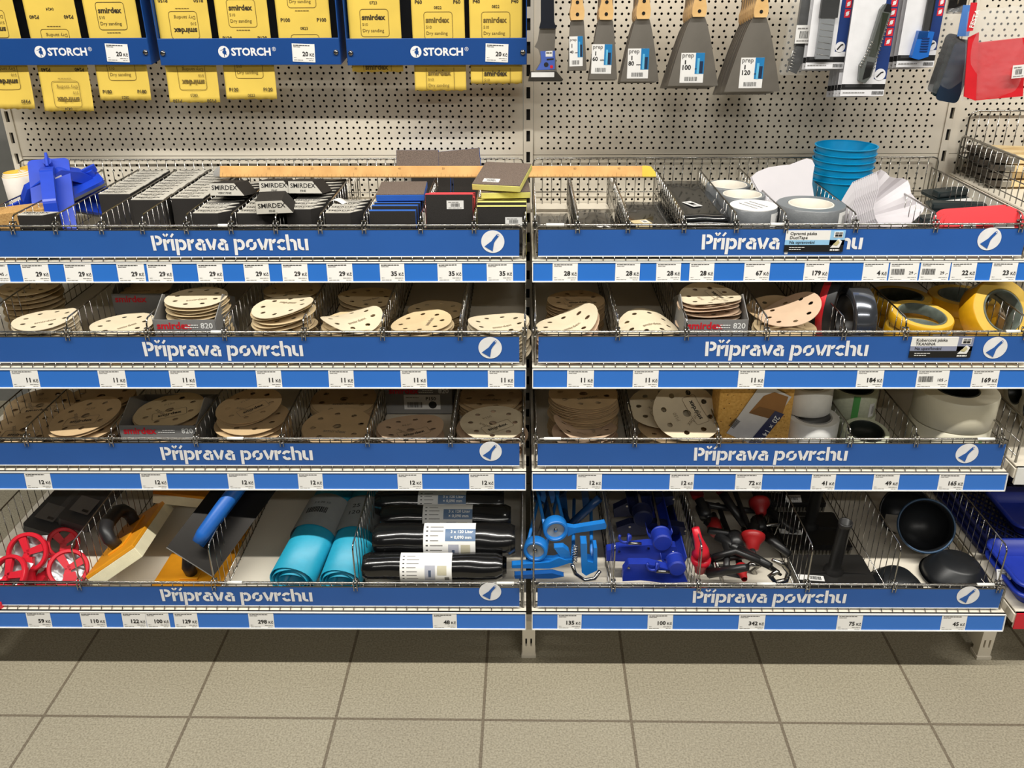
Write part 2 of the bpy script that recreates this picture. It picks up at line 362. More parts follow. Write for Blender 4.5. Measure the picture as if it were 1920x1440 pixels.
SIGNTXT = {('left', 0): (284, 579, 924, 453), ('left', 1): (268, 569, 919, 652), ('left', 2): (301, 587, 920, 846), ('left', 3): (300, 586, 919, 1109),
           ('right', 0): (1316, 1620, 1855, 448), ('right', 1): (1322, 1630, 1866, 652), ('right', 2): (1301, 1591, 1813, 850), ('right', 3): (1299, 1589, 1815, 1116)}
SLEEVE = {('left', 0): [(409, 427)], ('left', 1): [(396, 417)], ('left', 2): [(426, 456)], ('left', 3): [(427, 454), (931, 964)],
          ('right', 0): [(1024, 1058), (1445, 1472)], ('right', 1): [(1886, 1912)], ('right', 2): [(1020, 1052), (1833, 1865)], ('right', 3): [(1420, 1454), (1833, 1865)]}
def shelf(side, i):
    x0, x1 = BAY[side]; t, yf, fe = T[i], YF[i], FE[i]
    s = thing('shelf', 'cream steel shelf, %s level of the %s bay' % (ROWN[i], side), 'shelf', ((x0+x1)/2, 0, t), group='steel shelves')
    h = (x1-x0)/2
    b = MB(); b.box(-h, h, yf+.005, -.004, -.003, 0, M_cream); b.box(-h, h, yf+.005, yf+.009, -.035, 0, M_cream)
    for q in range(3): b.box(-h, h, -.12-q*.15, -.09-q*.15, -.03, -.003, M_cream)
    b.build('shelf_board', s)
    r = MB(); Q = tr(0, yf, -.0415) @ rot('X', -TILT)
    r.box(-h, h, 0, .0015, 0, .0415, M_white, Q); r.box(-h, h, -.003, 0, 0, .0022, M_white, Q); r.box(-h, h, -.0022, 0, .0392, .0415, M_white, Q)
    for e in (-h, h-.0015): r.box(e, e+.0015, -.003, .002, 0, .0415, M_white, Q)
    ro = r.build('price_rail', s)
    MB().box(-h+.002, h-.002, -.0006, 0, .0022, .0392, M_rail, Q).build('blue_insert', ro)
    if i < 3:
        k = MB()
        for e in (-h+.004, h-.006): k.prism([(yf+.06, -.006), (-.01, -.006), (-.01, -.05), (-.1, -.045), (yf+.06, -.02)], e, e+.002, M_cream, Matrix(((0, 0, 1, 0), (1, 0, 0, 0), (0, 1, 0, 0), (0, 0, 0, 1))))
        k.build('shelf_bracket', s)
    # wire basket rim
    w = thing('wire_basket', 'chrome wire basket edging along the %s shelf of the %s bay' % (ROWN[i], side), 'wire basket', ((x0+x1)/2, fe, t), group='wire baskets')
    f = MB(); a = h-.006; c = .012; H = RH[i]
    f.tube([(-a, 0, 0), (-a, 0, H-c), (-a+c*.3, 0, H-c*.3), (-a+c, 0, H), (a-c, 0, H), (a-c*.3, 0, H-c*.3), (a, 0, H-c), (a, 0, 0)], .0022, M_chrome, 7)
    n = int(2*a/.0223)
    for q in range(1, n): x = -a+q*2*a/n; f.tube([(x, .0025, H), (x, .0025, .012), (x, -.004, .006), (x, -.0105, .0005)], .0011, M_chrome, 5)
    f.tube([(-a, .004, .013), (a, .004, .013)], .0012, M_chrome, 5); f.tube([(-a, .004, H-.0075), (a, .004, H-.0075)], .0012, M_chrome, 5)
    f.build('front_wires', w)
    if i == 0:
        f = MB(); yb = -.012-fe; H = .112
        f.tube([(-a, yb, 0), (-a, yb, H-c), (-a+c*.3, yb, H-c*.3), (-a+c, yb, H), (a-c, yb, H), (a-c*.3, yb, H-c*.3), (a, yb, H-c), (a, yb, 0)], .002, M_chrome, 7)
        for q in range(1, n): x = -a+q*2*a/n; f.tube([(x, yb+.002, H), (x, yb+.002, 0)], .0011, M_chrome, 5)
        f.tube([(-a, yb, .03), (a, yb, .03)], .0013, M_chrome, 5)
        f.build('back_wires', w)
    for u0, u1 in SLEEVE[(side, i)]:
        p0, p1 = at(u0, 422, Y=fe), at(u1, 422, Y=fe)
        MB().tube([(at(u0, [422, 622, 822, 1092][i], Y=fe).x-(x0+x1)/2, 0, RH[i]), (at(u1, [422, 622, 822, 1092][i], Y=fe).x-(x0+x1)/2, 0, RH[i])], .0034, M_white, 8).build('clear_sleeve', w)
    # sign
    g = thing('sign_board', 'blue sign board reading Příprava povrchu, %s shelf of the %s bay' % (ROWN[i], side), 'sign', ((x0+x1)/2, fe-.0035, t+SZ[i][0]), group='blue aisle sign boards')
    sh = h-(.012 if side == 'right' else .014); rr = MB(); zs = SZ[i][1]
    rr.box(-sh, sh, -.0012, .0008, 0, zs, M_sign); rr.build('board', g)
    e = MB(); e.box(-sh, sh, -.0018, .001, -.0022, 0, M_white); e.box(-sh, sh, -.0016, .001, zs, zs+.0012, M_chrome); e.build('edge_trim', g)
    u0, u1, cu, cv = SIGNTXT[(side, i)]; yy = fe-.005
    px = lambda u: at(u, cv, Y=yy).x-(x0+x1)/2
    L = MB(); lettering(L, 'Příprava povrchu', px(u0), .0125*zs/.0535, px(u1)-px(u0), M_signw, tr(0, -.0013, 0) @ UPR)
    L.build('lettering', g)
    E_ = MB(); emblem(E_, px(cu), at(cu, cv, Y=yy).z-t-SZ[i][0], .0232, tr(0, -.0013, 0) @ UPR); E_.build('emblem', g)
for sd in ('left', 'right'):
    for i in range(4): shelf(sd, i)

# ---- wire dividers
DH = [.091, .099, .094, .156]
def divider_meshes(i):
    y0, y1, h, o = FE[i]+.001, -.03, DH[i], RH[i]-.0735
    b = MB(); c = .012
    b.tube([(0, y0, .003), (0, y0, h-c), (0, y0+c*.3, h-c*.3), (0, y0+c, h), (0, y1, h), (0, y1, .003)], .0017, M_chrome, 7)
    b.tube([(0, y0, .004), (0, y1, .004)], .0014, M_chrome, 5); b.tube([(.002, y0, .03), (.002, y1, .03)], .0011, M_chrome, 5)
    y = y0+.026
    while y < y1: b.tube([(.002, y, h), (.002, y, .004)], .0009, M_chrome, 5); y += .026
    k = MB()
    for s in (-1, 1):
        k.tube([(s*.0035, y0-.008, .058+o), (s*.0035, y0-.009, .078+o), (s*.0035, y0-.004, .083+o), (s*.0035, y0+.005, .081+o), (s*.003, y0+.007, .070+o)], .0012, M_chrome, 6)
    k.tube([(-.005, y0+.004, .079+o), (.005, y0+.004, .079+o)], .002, M_chrome, 6)
    k.tube([(-.0045, y0-.008, .066+o), (.0045, y0-.008, .066+o)], .0015, M_chrome, 6)
    return b.mesh('divider_frame'), k.mesh('divider_clip')
DIV = {('left', 0): [-40, 25, 105, 191, 268, 350, 434, 517.5, 601, 683, 789, 889, 984], ('right', 0): [1003, 1083, 1177, 1282, 1380, 1473, 1603.6, 1753, 1912],
       ('left', 1): [-40, 127.6, 277, 422, 570, 717.6, 863, 984], ('right', 1): [1003, 1158, 1287, 1437.5, 1581, 1697, 1922],
       ('left', 2): [-40, 51, 210, 368.5, 529, 689.5, 845, 980], ('right', 2): [1004, 1190, 1347, 1593, 1717, 1877],
       ('left', 3): [-40, 150, 402, 667, 978], ('right', 3): [1000, 1150, 1310, 1514, 1676.5, 1872]}
DX = {}
for i in range(4):
    me, kl = divider_meshes(i)
    for sd in ('left', 'right'):
        xs = [at(u, [422, 622, 822, 1092][i], Y=FE[i]).x for u in DIV[(sd, i)]]; DX[(sd, i)] = xs
        n = 0
        for x in xs:
            if x < -1.24: continue
            vis = at(0, 422, Y=FE[i]).x < x
            n += 1
            t = thing('wire_divider', 'chrome wire divider, %s from the left on the %s shelf of the %s bay' % (ORD[n-1], ROWN[i], sd), 'divider', (x, 0, T[i]), group='wire dividers')
            put(me, 'divider_frame', t); put(kl, 'divider_clip', t)

# ---- price cards in the rails
CARDS = {('left', 0): [(-10, 18, '45 ,-'), (43, 94, '29'), (123, 174, '29'), (222, 273, '29'), (278, 325, '29'), (372, 419, '29'), (459, 506, '29'), (530, 578, '29'), (614, 662, '29'), (713, 759, '35'), (821, 867, '35'), (913, 962, '35')],
         ('right', 0): [(1036, 1083, '28'), (1153, 1199, '28'), (1230, 1276, '28'), (1292, 1338, '28'), (1394, 1442, '67'), (1506, 1552, '179'), (1616, 1663, '4'), (1666, 1720, '#29'), (1723, 1778, '#29'), (1781, 1828, '22'), (1856, 1904, '23')],
         ('left', 1): [(24, 75, '11'), (187, 238, '11'), (320, 368, '11'), (482, 529, '11'), (617, 664, '11'), (752, 801, '11'), (915, 964, '11')],
         ('right', 1): [(1063, 1113, '11'), (1186, 1234, '11'), (1383, 1432, '11'), (1605, 1655, '184'), (1717, 1777, '#105'), (1820, 1870, '169')],
         ('left', 2): [(50, 98, '12'), (266, 315, '12'), (429, 478, '12'), (560, 606, '12'), (746, 792, '12'), (880, 927, '12')],
         ('right', 2): [(1081, 1128, '12'), (1255, 1300, '12'), (1378, 1428, '72'), (1520, 1565, '41'), (1636, 1684, '49'), (1758, 1806, '165')],
         ('left', 3): [(54, 99, '59'), (155, 201, '110'), (232, 276, '122'), (277, 320, '100'), (329, 373, '129'), (468, 515, '298'), (812, 857, '48')],
         ('right', 3): [(1045, 1090, '135'), (1214, 1261, '100'), (1384, 1433, '342'), (1568, 1615, '75'), (1763, 1810, '45')]}
def tiny(b, x, z, w, M, m=M_inkgrey, h=.0012, seed=0):
    rnd = random.Random(seed); c = x
    while c < x+w:
        l = rnd.uniform(.003, .008); l = min(l, x+w-c); b.add([(c, z, .0004), (c+l, z, .0004), (c+l, z+h, .0004), (c, z+h, .0004)], [(0, 1, 2, 3)], m, M); c += l+.0009
def bars(b, x, z, w, h, M, m=M_ink, seed=0, zz=.0004):
    rnd = random.Random(seed); c = x
    while c < x+w:
        l = rnd.uniform(.0004, .0014); b.add([(c, z, zz), (c+l, z, zz), (c+l, z+h, zz), (c, z+h, zz)], [(0, 1, 2, 3)], m, M); c += l+rnd.uniform(.0005, .0012)
_cm = {}
def price_print(w, txt):
    key = (round(w, 3), txt)
    if key in _cm: return _cm[key]
    b = MB(); M = UPR; h = w/2
    tiny(b, -h+.003, .0335, w*.72, M, h=.0016, seed=1, m=M_ink); tiny(b, -h+.003, .0305, w*.3, M, h=.0012, seed=2)
    if txt[0] == '#':
        bars(b, -h+.004, .013, w*.45, .012, M, seed=3); b.text(txt[1:]+' ,-', .0085, M_ink, M @ tr(h-.003, .014, .0005), .012, 'RIGHT')
    elif txt.endswith('-'): b.text(txt, .0085, M_ink, M @ tr(h-.003, .014, .0005), .012, 'RIGHT')
    else:
        b.text('Kč', .0088, M_ink, M @ tr(h-.0015, .0125, .0005), .015, 'RIGHT'); b.text(txt, .0128, M_ink, M @ tr(h-.0148, .0125, .0005), .03, 'RIGHT')
    tiny(b, -h+.003, .0078, .006, M, h=.0008, seed=4); tiny(b, h-.02, .0072, .017, M, h=.0009, seed=5)
    tiny(b, -h+.003, .0032, w*.4, M, h=.001, seed=6); tiny(b, h-.014, .003, .011, M, h=.0009, seed=7)
    _cm[key] = b.mesh('printing'); return _cm[key]
STRIPV = [511, 711, 903, 1167]
for (sd, i), L in CARDS.items():
    for n, (u0, u1, tx) in enumerate(L):
        a, c = at(u0, STRIPV[i], Y=YF[i]+.004), at(u1, STRIPV[i], Y=YF[i]+.004); w = c.x-a.x
        M = tr((a.x+c.x)/2, YF[i], T[i]-.0415) @ rot('X', -TILT) @ tr(0, -.0012, .0012) @ rot('Y', random.uniform(-.012, .012))
        word = tx.replace('#', '').replace(' ,-', '')
        t = thing('price_card', 'white card priced %s%s, %s in the %s rail of the %s bay' % (word, '' if '#' in tx else ' Kč', ORD[n], ROWN[i], sd), 'price card', M=M, group='price cards in the rails')
        MB().box(-w/2, w/2, -.0002, .0003, 0, .0378, M_paper).build('card', t)
        put(price_print(w, tx), 'printing', t, tr(0, -.0002, 0))
# product name boards clipped over two signs
def product_board(side, i, u0, u1, lines, tint, label):
    a, c = at(u0, [450, 652][i], Y=FE[i]-.009), at(u1, [450, 652][i], Y=FE[i]-.009); w = c.x-a.x; h = .0435
    t = thing('product_board', label, 'sign', ((a.x+c.x)/2, FE[i]-.0062, T[i]+.0165 if i == 0 else T[i]+.0195))
    M_t = mat('board_tint_%d' % i, tint, .45); H = w/2
    b = MB(); b.box(-H, H, -.001, .0008, 0, h*.33, M_black); b.box(-H, H, -.001, .0008, h*.33, h*.56, M_t); b.box(-H, H*.5, -.001, .0008, h*.56, h, M_paper); b.box(H*.5, H, -.001, .0008, h*.33, h, M_t); b.build('board', t)
    p = MB(); M = tr(0, -.0011, 0) @ UPR
    p.text(lines[0], .0088, M_ink, M @ tr(-H*.86, h*.8, .0004), .01); p.text(lines[1], .0088, M_ink, M @ tr(-H*.86, h*.61, .0004), .01); p.text(lines[2], .0085, M_ink, M @ tr(-H*.86, h*.39, .0004), .01)
    tiny(p, -H*.84, h*.2, w*.26, M, M_paper, .0014, 3); tiny(p, -H*.84, h*.1, w*.2, M, M_paper, .0014, 4)
    p.box(H*.62, H*.92, -.0016, -.001, h*.68, h*.95, M_paper); tiny(p, H*.66, h*.73, w*.12, tr(0, -.0007, 0) @ M, M_ink, .004, 5); tiny(p, H*.66, h*.86, w*.12, tr(0, -.0007, 0) @ M, M_inkgrey, .003, 6)
    p.prism([(H*.55, h*.2), (H*.8, h*.62), (H*.92, h*.5), (H*.85, h*.2)], .0005, .001, M_paper, M)
    p.prism([(H*.62, h*.35), (H*.78, h*.57), (H*.84, h*.45), (H*.76, h*.3)], .001, .0015, mat('board_picture', (196, 186, 140), .6), M)
    tiny(p, H*.55, h*.06, w*.16, M, M_paper, .003, 7)
    p.build('printing', t)
product_board('right', 0, 1473, 1584, ('Opravná páska', 'DuctTape', 'Na opravování'), (150, 200, 236), 'small product board reading Opravná páska over the top right sign')
product_board('right', 1, 1708, 1824, ('Kobercová páska', 'TKANINA', 'Na upevňování'), (140, 146, 172), 'small product board reading Kobercová páska over the second right sign')
# ================================================================ top shelf, left bay
M_cork = mat('cork_block', (176, 132, 74), .85, rgb2=(204, 162, 100), scale=420, bump=.3, bscale=500)
M_grit = mat('black_grit', (27, 24, 22), .8, rgb2=(42, 38, 35), scale=900, bump=.4, bscale=1200)
M_gritbr = mat('brown_grit', (84, 72, 64), .8, rgb2=(128, 112, 102), scale=700, bump=.4, bscale=900)
M_greyend = mat('grey_printed_end', (198, 194, 184), .6, var=.04, scale=60)
M_btool = mat('royal_blue_plastic', (28, 66, 190), .35)
M_sticker = mat('sticker_white', (225, 224, 222), .55)
def sticker(b, w, h, M, seed=0):
    b.box(-w/2, w/2, -h/2, h/2, 0, .0003, M_sticker, M); bars(b, -w*.25, -h*.22, w*.5, h*.4, M, seed=seed, zz=.0006); tiny(b, -w*.4, h*.28, w*.6, M @ tr(0, 0, .0004), h=h*.07, seed=seed); tiny(b, -w*.4, -h*.38, w*.8, M @ tr(0, 0, .0004), h=h*.05, seed=seed+1)
def sponge_meshes(kind, txt):
    P_ = [(0, 0), (.05, 0), (.072, .026), (0, .026)] if kind == 'narrow' else [(0, 0), (.07, 0), (.07, .0262), (0, .0262)] if kind == 'block' else [(0, 0), (.072, 0), (.052, .026), (0, .026)]
    a = MB().prism(P_, 0, .089, M_grit).mesh('sponge_body')
    c = MB().prism([(x*.985+.0005, y*.96+.0005) for x, y in P_], .089, .0902, M_greyend)
    M = tr(.030 if kind == 'narrow' else .031, .012, .0905)
    c.text('SMIRDEX', .0132, M_ink, M, .015, 'CENTER'); c.text(txt, .0062, M_ink, M @ tr(0, -.0085, 0), .01, 'CENTER')
    return a, c.mesh('printed_end')
SP = {k: sponge_meshes(*k) for k in (('narrow', 'VERY FINE'), ('wide', 'VERY FINE'), ('narrow', 'FINE'), ('wide', 'FINE'), ('block', 'FINE'), ('block', 'VERY FINE'))}
def sponge(key, M, label, group=None):
    t = thing('sanding_sponge', label, 'sanding sponge', M=M, group=group); put(SP[key][0], 'body', t); put(SP[key][1], 'printed_end', t); return t
def sponge_row(x, y, n, pitch, key, which, tilt=0, dz=None):
    for k in range(n):
        z = T[0]+.001
        a = tilt*(1 if k > 2 else .2)*random.uniform(.5, 1.1) if tilt else random.uniform(-.02, .02)
        M = tr(x+random.uniform(-.0015, .0015), y+k*pitch, z) @ rot('X', -a)
        sponge(key, M, 'black sanding sponge with grey printed end, %s from the front, %s row' % (ORD[k], which), 'black sanding sponges')
BX = DX[('left', 0)]     # -40,25,105,191,268,350,434,517,601,683,789,889,984
sponge_row(BX[2]+.008, -.275, 9, .0268, ('block', 'VERY FINE'), 'leftmost sponge')
sponge_row(BX[3]+.008, -.325, 11, .0268, ('block', 'VERY FINE'), 'second sponge')
sponge_row(BX[4]+.008, -.315, 10, .0268, ('block', 'FINE'), 'third sponge')
sponge_row(BX[5]+.008, -.44, 10, .0285, ('narrow', 'VERY FINE'), 'fourth sponge', .16)
sponge_row(BX[6]+.008, -.44, 9, .0285, ('narrow', 'FINE'), 'fifth sponge', .14)
sponge_row(BX[7]+.008, -.41, 10, .0285, ('narrow', 'FINE'), 'sixth sponge', .15)
sponge_row(BX[8]+.008, -.44, 4, .0285, ('narrow', 'VERY FINE'), 'rightmost short', .08)
def lying(u, v, Y, key, rz, rx, label):
    p = at(u, v, Y=Y); sponge(key, tr(p) @ rot('Z', rz) @ rot('X', rx) @ UPR, label)
lying(422, 361, -.27, ('wide', 'VERY FINE'), -.02, -.16, 'sanding sponge lying on the fourth row, grey VERY FINE end out')
lying(490, 383, -.36, ('wide', 'FINE'), .16, -.02, 'tilted sanding sponge on the fifth row, grey FINE end facing out')
lying(505, 357, -.235, ('wide', 'FINE'), .05, -.16, 'sanding sponge lying just under the wooden ruler, left of the other one')
lying(563, 357, -.235, ('wide', 'FINE'), -.03, -.16, 'sanding sponge lying just under the wooden ruler, on the sixth row')
# single sponge on the front of the second compartment, resting on a stack of sponges
sponge(('narrow', 'VERY FINE'), tr(BX[1]+.008, -.452, T[0]+.001), 'black sanding sponge with grey printed end standing alone at the far left front')
M_pap = mat('tag_paper', (232, 230, 224), .7)
b = MB(); b.grid(lambda u, v: ((u-.5)*.05, (v-.5)*.022, .006*math.sin(u*5)), 8, 3, M_pap, th=.0004)
tag(b.build('paper_slip', M=tr(at(640, 379, Y=-.36)) @ rot('Z', -.3)), 'curled white paper slip on the rightmost short row of sponges', 'paper slip')
# cork blocks
for k, (x, y, z, rz, lb) in enumerate([(-1.072, -.372, T[0], .5, 'brown cork sanding block under the upper one at the far left'), (-1.066, -.36, T[0]+.0415, .55, 'light brown cork sanding block on top at the far left'), (-1.165, -.385, T[0]+.03, .35, 'cork sanding block at the left picture edge')]):
    o = MB().box(-.055, .055, -.03, .03, 0, .041 if k < 2 else .055, M_cork).build('cork_block', M=tr(x, y, z) @ rot('Z', rz), bev=.002); tag(o, lb, 'sanding block', 'cork sanding blocks')
# sandpaper rolls, white backing outside, yellow inside
M_yel = mat('yellow_sandpaper', (214, 174, 62), .75, var=.06, scale=300)
M_back = mat('paper_backing', (222, 214, 204), .75)
for k, (u, v, Y, r, h, lx, lb) in enumerate([(38, 330, -.2, .034, .1, -.1, 'white-backed yellow sandpaper roll nearest the left upright'), (72, 322, -.16, .046, .112, .06, 'white-backed yellow sandpaper roll right of the narrower one')]):
    p = at(u, v, Y=Y); t = thing('sandpaper_roll', lb, 'sandpaper roll', M=tr(p.x, p.y, T[0]) @ rot('Y', lx*.4)); h = p.z-T[0]
    o = MB(); sp = lambda a: r*(1-.055*a/(2*PI))
    o.grid(lambda q, w: (sp(q*6*PI)*math.cos(q*6*PI+1), sp(q*6*PI)*math.sin(q*6*PI+1), w*h+.004*q*3*w), 90, 1, M_back, th=.0008); o.build('backing', t)
    o = MB(); o.grid(lambda q, w: ((sp(q*6*PI)-.0011)*math.cos(q*6*PI+1), (sp(q*6*PI)-.0011)*math.sin(q*6*PI+1), w*(h+.001)+.004*q*3*w), 90, 1, M_yel, th=.0006); o.build('abrasive', t)
# blue hand sanders: long foot, arched grip, wing knobs
def hand_sander(M, label):
    t = thing('hand_sander', label, 'hand sander', M=M, group='blue hand sanders')
    MB().prism(rrect(.2, .082, .01), 0, .007, M_btool).prism([(-.1, -.041), (.1, -.041), (.1, .041), (-.1, .041)], -.006, 0, mat('grey_foam', (96, 96, 98), .8)).build('foot', t, bev=.0015)
    b = MB(); pts = [(-.075, .006), (-.06, .006), (-.045, .03), (.03, .036), (.06, .006), (.085, .006), (.07, .03), (.035, .056), (-.045, .05), (-.065, .03)]
    b.prism(pts, -.013, .013, M_btool, UPR); b.build('grip', t, bev=.005)
    for s in (-1, 1):
        k = MB(); k.cyl(.009, .007, .022, M_btool, 14, tr(s*.085, 0, 0)); k.box(s*.085-.017, s*.085+.017, -.003, .003, .013, .03, M_btool); k.build('wing_knob', t, bev=.0015)
    c = MB(); c.box(-.035, .03, -.0135, -.0132, .036, .047, M_sticker, None); c.build('sticker', t)
    return t
hs = at(105, 350, Y=-.22)
hand_sander(tr(at(108, 368, Y=-.25)) @ rot('Z', .6) @ rot('Y', -.35) @ rot('X', .25), 'blue plastic hand sander lying across the left bin, foot to the lower left')
hand_sander(tr(at(150, 372, Y=-.2)) @ rot('Z', .1) @ rot('Y', .22) @ rot('X', .5), 'blue plastic hand sander behind, its foot pointing right')
hand_sander(tr(at(100, 376, Y=-.3)) @ rot('Z', -1.2) @ rot('Y', .8), 'blue plastic hand sander standing on end behind the wire divider')
# flexible pads
def pad(M, w, h, th, foam, label, face=M_grit, face2=None, stick=None, group='flexible sanding pads'):
    t = thing('sanding_pad', label, 'sanding pad', M=M, group=group)
    MB().box(-w/2, w/2, 0, th, 0, h, foam).build('foam', t, bev=.0012)
    f = MB(); f.box(-w/2+.0006, w/2-.0006, -.0012, 0, .0006, h-.0006, face); f.build('abrasive_face', t)
    if face2: MB().box(-w/2+.0006, w/2-.0006, th, th+.0012, .0006, h-.0006, face2).build('abrasive_face', t)
    if stick:
        s = MB(); sticker(s, .034, .017, tr(stick[0], -.0014, stick[1]) @ UPR, 5); s.build('sticker', t)
    return t
M_fblue = mat('blue_foam', (36, 92, 178), .8, bump=.2, bscale=600); M_fred = mat('red_foam', (214, 66, 74), .8, bump=.2, bscale=600)
M_fyel = mat('pale_yellow_foam', (222, 214, 122), .8, bump=.2, bscale=600)
xb = (BX[9]+BX[10])/2
for k in range(4):
    pad(tr(xb-.003+.003*k, -.435+.0150*k, T[0]+.001) @ rot('X', -.03-.02*k), .094, .096-.004*(k == 0)+.002*k, .013, M_fblue, 'blue foam sanding pad with black grit, %s from the front in the blue row' % ORD[k], group='blue foam pads')
pad(tr(xb+.009, -.392, T[0]+.115) @ rot('Z', .03) @ rot('X', -1.53), .098, .1, .013, M_fblue, 'blue foam sanding pad tipped back on top, speckled brown face up', face=M_gritbr)
xr = (BX[10]+BX[11])/2
pad(tr(xr+.002, -.43, T[0]+.001) @ rot('X', -.06), .096, .123, .0125, M_fred, 'red-edged black sanding pad standing with a white barcode sticker', stick=(.012, .102), group='red foam pads')
for k in range(3): pad(tr(xr+.004, -.41+.017*k, T[0]+.001) @ rot('X', -.06), .096, .112, .0125, M_fred, 'red-edged black sanding pad standing %s behind the stickered one' % ORD[k], group='red foam pads')
xy = (BX[11]+BX[12])/2
pad(tr(xy+.004, -.435, T[0]+.001) @ rot('X', -.04), .1, .1, .0125, M_fyel, 'yellow-edged black sanding pad standing with a white barcode sticker at front', stick=(.024, .07), group='yellow foam pads')
for k in range(3): pad(tr(xy+.004, -.417+.017*k, T[0]+.001) @ rot('X', -.05), .1, .104, .0125, M_fyel, 'yellow-edged black sanding pad standing %s behind the front one' % ORD[k], group='yellow foam pads')
pad(tr(xy+.012, -.40, T[0]+.121) @ rot('Z', .05) @ rot('X', -1.45), .1, .11, .0125, M_fyel, 'yellow-edged sanding pad lying under the topmost one', face=M_gritbr, group='yellow foam pads')
pad(tr(xy-.008, -.405, T[0]+.137) @ rot('Z', -.22) @ rot('X', -1.38), .1, .115, .0125, M_fyel, 'topmost yellow-edged sanding pad, lying askew with brown face and white slip', face=M_gritbr, stick=(-.014, .02), group='yellow foam pads')
for k, (u0, u1, v, rz, lb) in enumerate([(742, 822, 303, 0, 'left one behind the ruler'), (820, 902, 302, .09, 'right one behind the ruler')]):
    a, c = at(u0, v, Y=-.06), at(u1, v, Y=-.06)
    pad(tr((a.x+c.x)/2, -.06, T[0]+.09) @ rot('Y', -rz) @ rot('X', -.35), c.x-a.x, .052, .012, M_fblue, 'dark brown sanding pad standing at the back, '+lb, face=M_gritbr, group='pads behind the ruler')
for k in range(2):
    pad(tr(xb+.04+k*.1, -.075, T[0]+.001) @ rot('X', -.05), .094, .089, .012, M_fblue, 'sanding pad standing on the shelf below the %s dark brown one' % ['left', 'right'][k], group='pads behind the ruler')
# yardstick
M_wood = mat('ruler_wood', (196, 144, 70), .5, rgb2=(212, 164, 92), scale=22)
a, c = at(402, 322, Y=-.15), at(1230, 322, Y=-.15)
t = thing('wooden_ruler', 'metre-long wooden ruler with metal ends lying across the sponges and dividers', 'ruler', M=tr((a+c)/2) @ rot('Y', -math.atan2(c.z-a.z, c.x-a.x)) @ rot('X', -.5))
L = (c-a).length/2; b = MB(); b.box(-L+.012, L-.03, -.004, .004, -.0125, .0125, M_wood)
b.build('stick', t)
k = MB(); e = [(x, z) for x, z in [(-L+.014, -.0127), (-L+.002, -.0127), (-L-.002, -.008), (-L+.004, .006), (-L+.014, .0127)]]; k.prism(e, -.0045, .0045, M_chrome, UPR); k.build('end_cap', t)
k = MB(); k.prism([(L-.032, -.0127), (L, -.0127), (L-.002, -.002), (L-.012, .011), (L-.02, .0127), (L-.032, .0127)], -.0045, .0045, mat('brass_cap', (150, 128, 52), .35, 1), UPR); k.build('end_cap', t)
k = MB(); M_rm = mat('ruler_print', (148, 104, 44), .6); M = tr(0, -.0042, 0) @ UPR
for i in range(97):
    x = -L+.02+i*.01; hh = .009 if i % 10 == 0 else .0045
    if x < L-.035: k.box(x, x+.0006, -.0125, -.0125+hh, 0, .0002, M_rm, M)
for i in range(1, 10): k.text('%d0' % i, .0065, M_rm, M @ tr(-L+.02+i*.1+.002, .004, .0003), 0)
k.build('scale', t)
# ================================================================ top shelf, right bay
M_mesh = mat('black_film_pack', (30, 31, 32), .16, coat=.6, bump=.25, bscale=24)
RX = DX[('right', 0)]    # 1003,1083,1177,1282,1380,1473,1603,1753,1912
def mesh_pack(x, y, z, h, w, l, label, stick=None, group=None):
    t = thing('sanding_mesh_pack', label, 'sanding mesh pack', (x, y, z), group=group)
    MB().grid(lambda u, v: ((u-.5)*w, (v-.5)*l, h+.0012*math.sin(u*9+z*90)*math.sin(v*7+x*50)), 6, 10, M_mesh, th=h).build('pack', t)
    if stick:
        s = MB(); sticker(s, .022, .044, tr(stick[0], stick[1], h+.0016) @ rot('Z', .45), 3)
        s.box(-.004, .004, -.006, .006, .0004, .0006, M_ink, tr(stick[0], stick[1], h+.0016) @ rot('Z', .45)); s.build('sticker', t)
for q, (n, st) in enumerate([(2, None), (3, (.02, -.02)), (5, None), (8, (-.012, -.06))]):
    x = (RX[q]+RX[q+1])/2
    for k in range(n):
        mesh_pack(x+random.uniform(-.002, .002)-.002, -.31+.06*(q == 3)-.005*q, T[0]+.001+k*.0095, .009, min(.1, RX[q+1]-RX[q]-.012), .27+.06*(q == 3), 'black film pack of sanding mesh, %s from the bottom in the %s pile' % (ORD[k], ORD[q]), st if k == n-1 else None, 'piles of black sanding mesh')
M_box = mat('beige_band', (206, 188, 146), .6)
t = thing('banded_mesh_pack', 'black sanding mesh pack with a beige paper band at the front', 'sanding mesh pack', M=tr(at(1200, 418, Y=-.43)) @ rot('Z', .3))
MB().box(-.03, .03, -.012, .02, -.01, 0, M_mesh).build('pack', t); b = MB(); b.box(-.014, .022, -.0125, .0205, -.0105, .0006, M_box); sticker(b, .014, .02, tr(.012, .004, .0007), 4); b.build('paper_band', t)
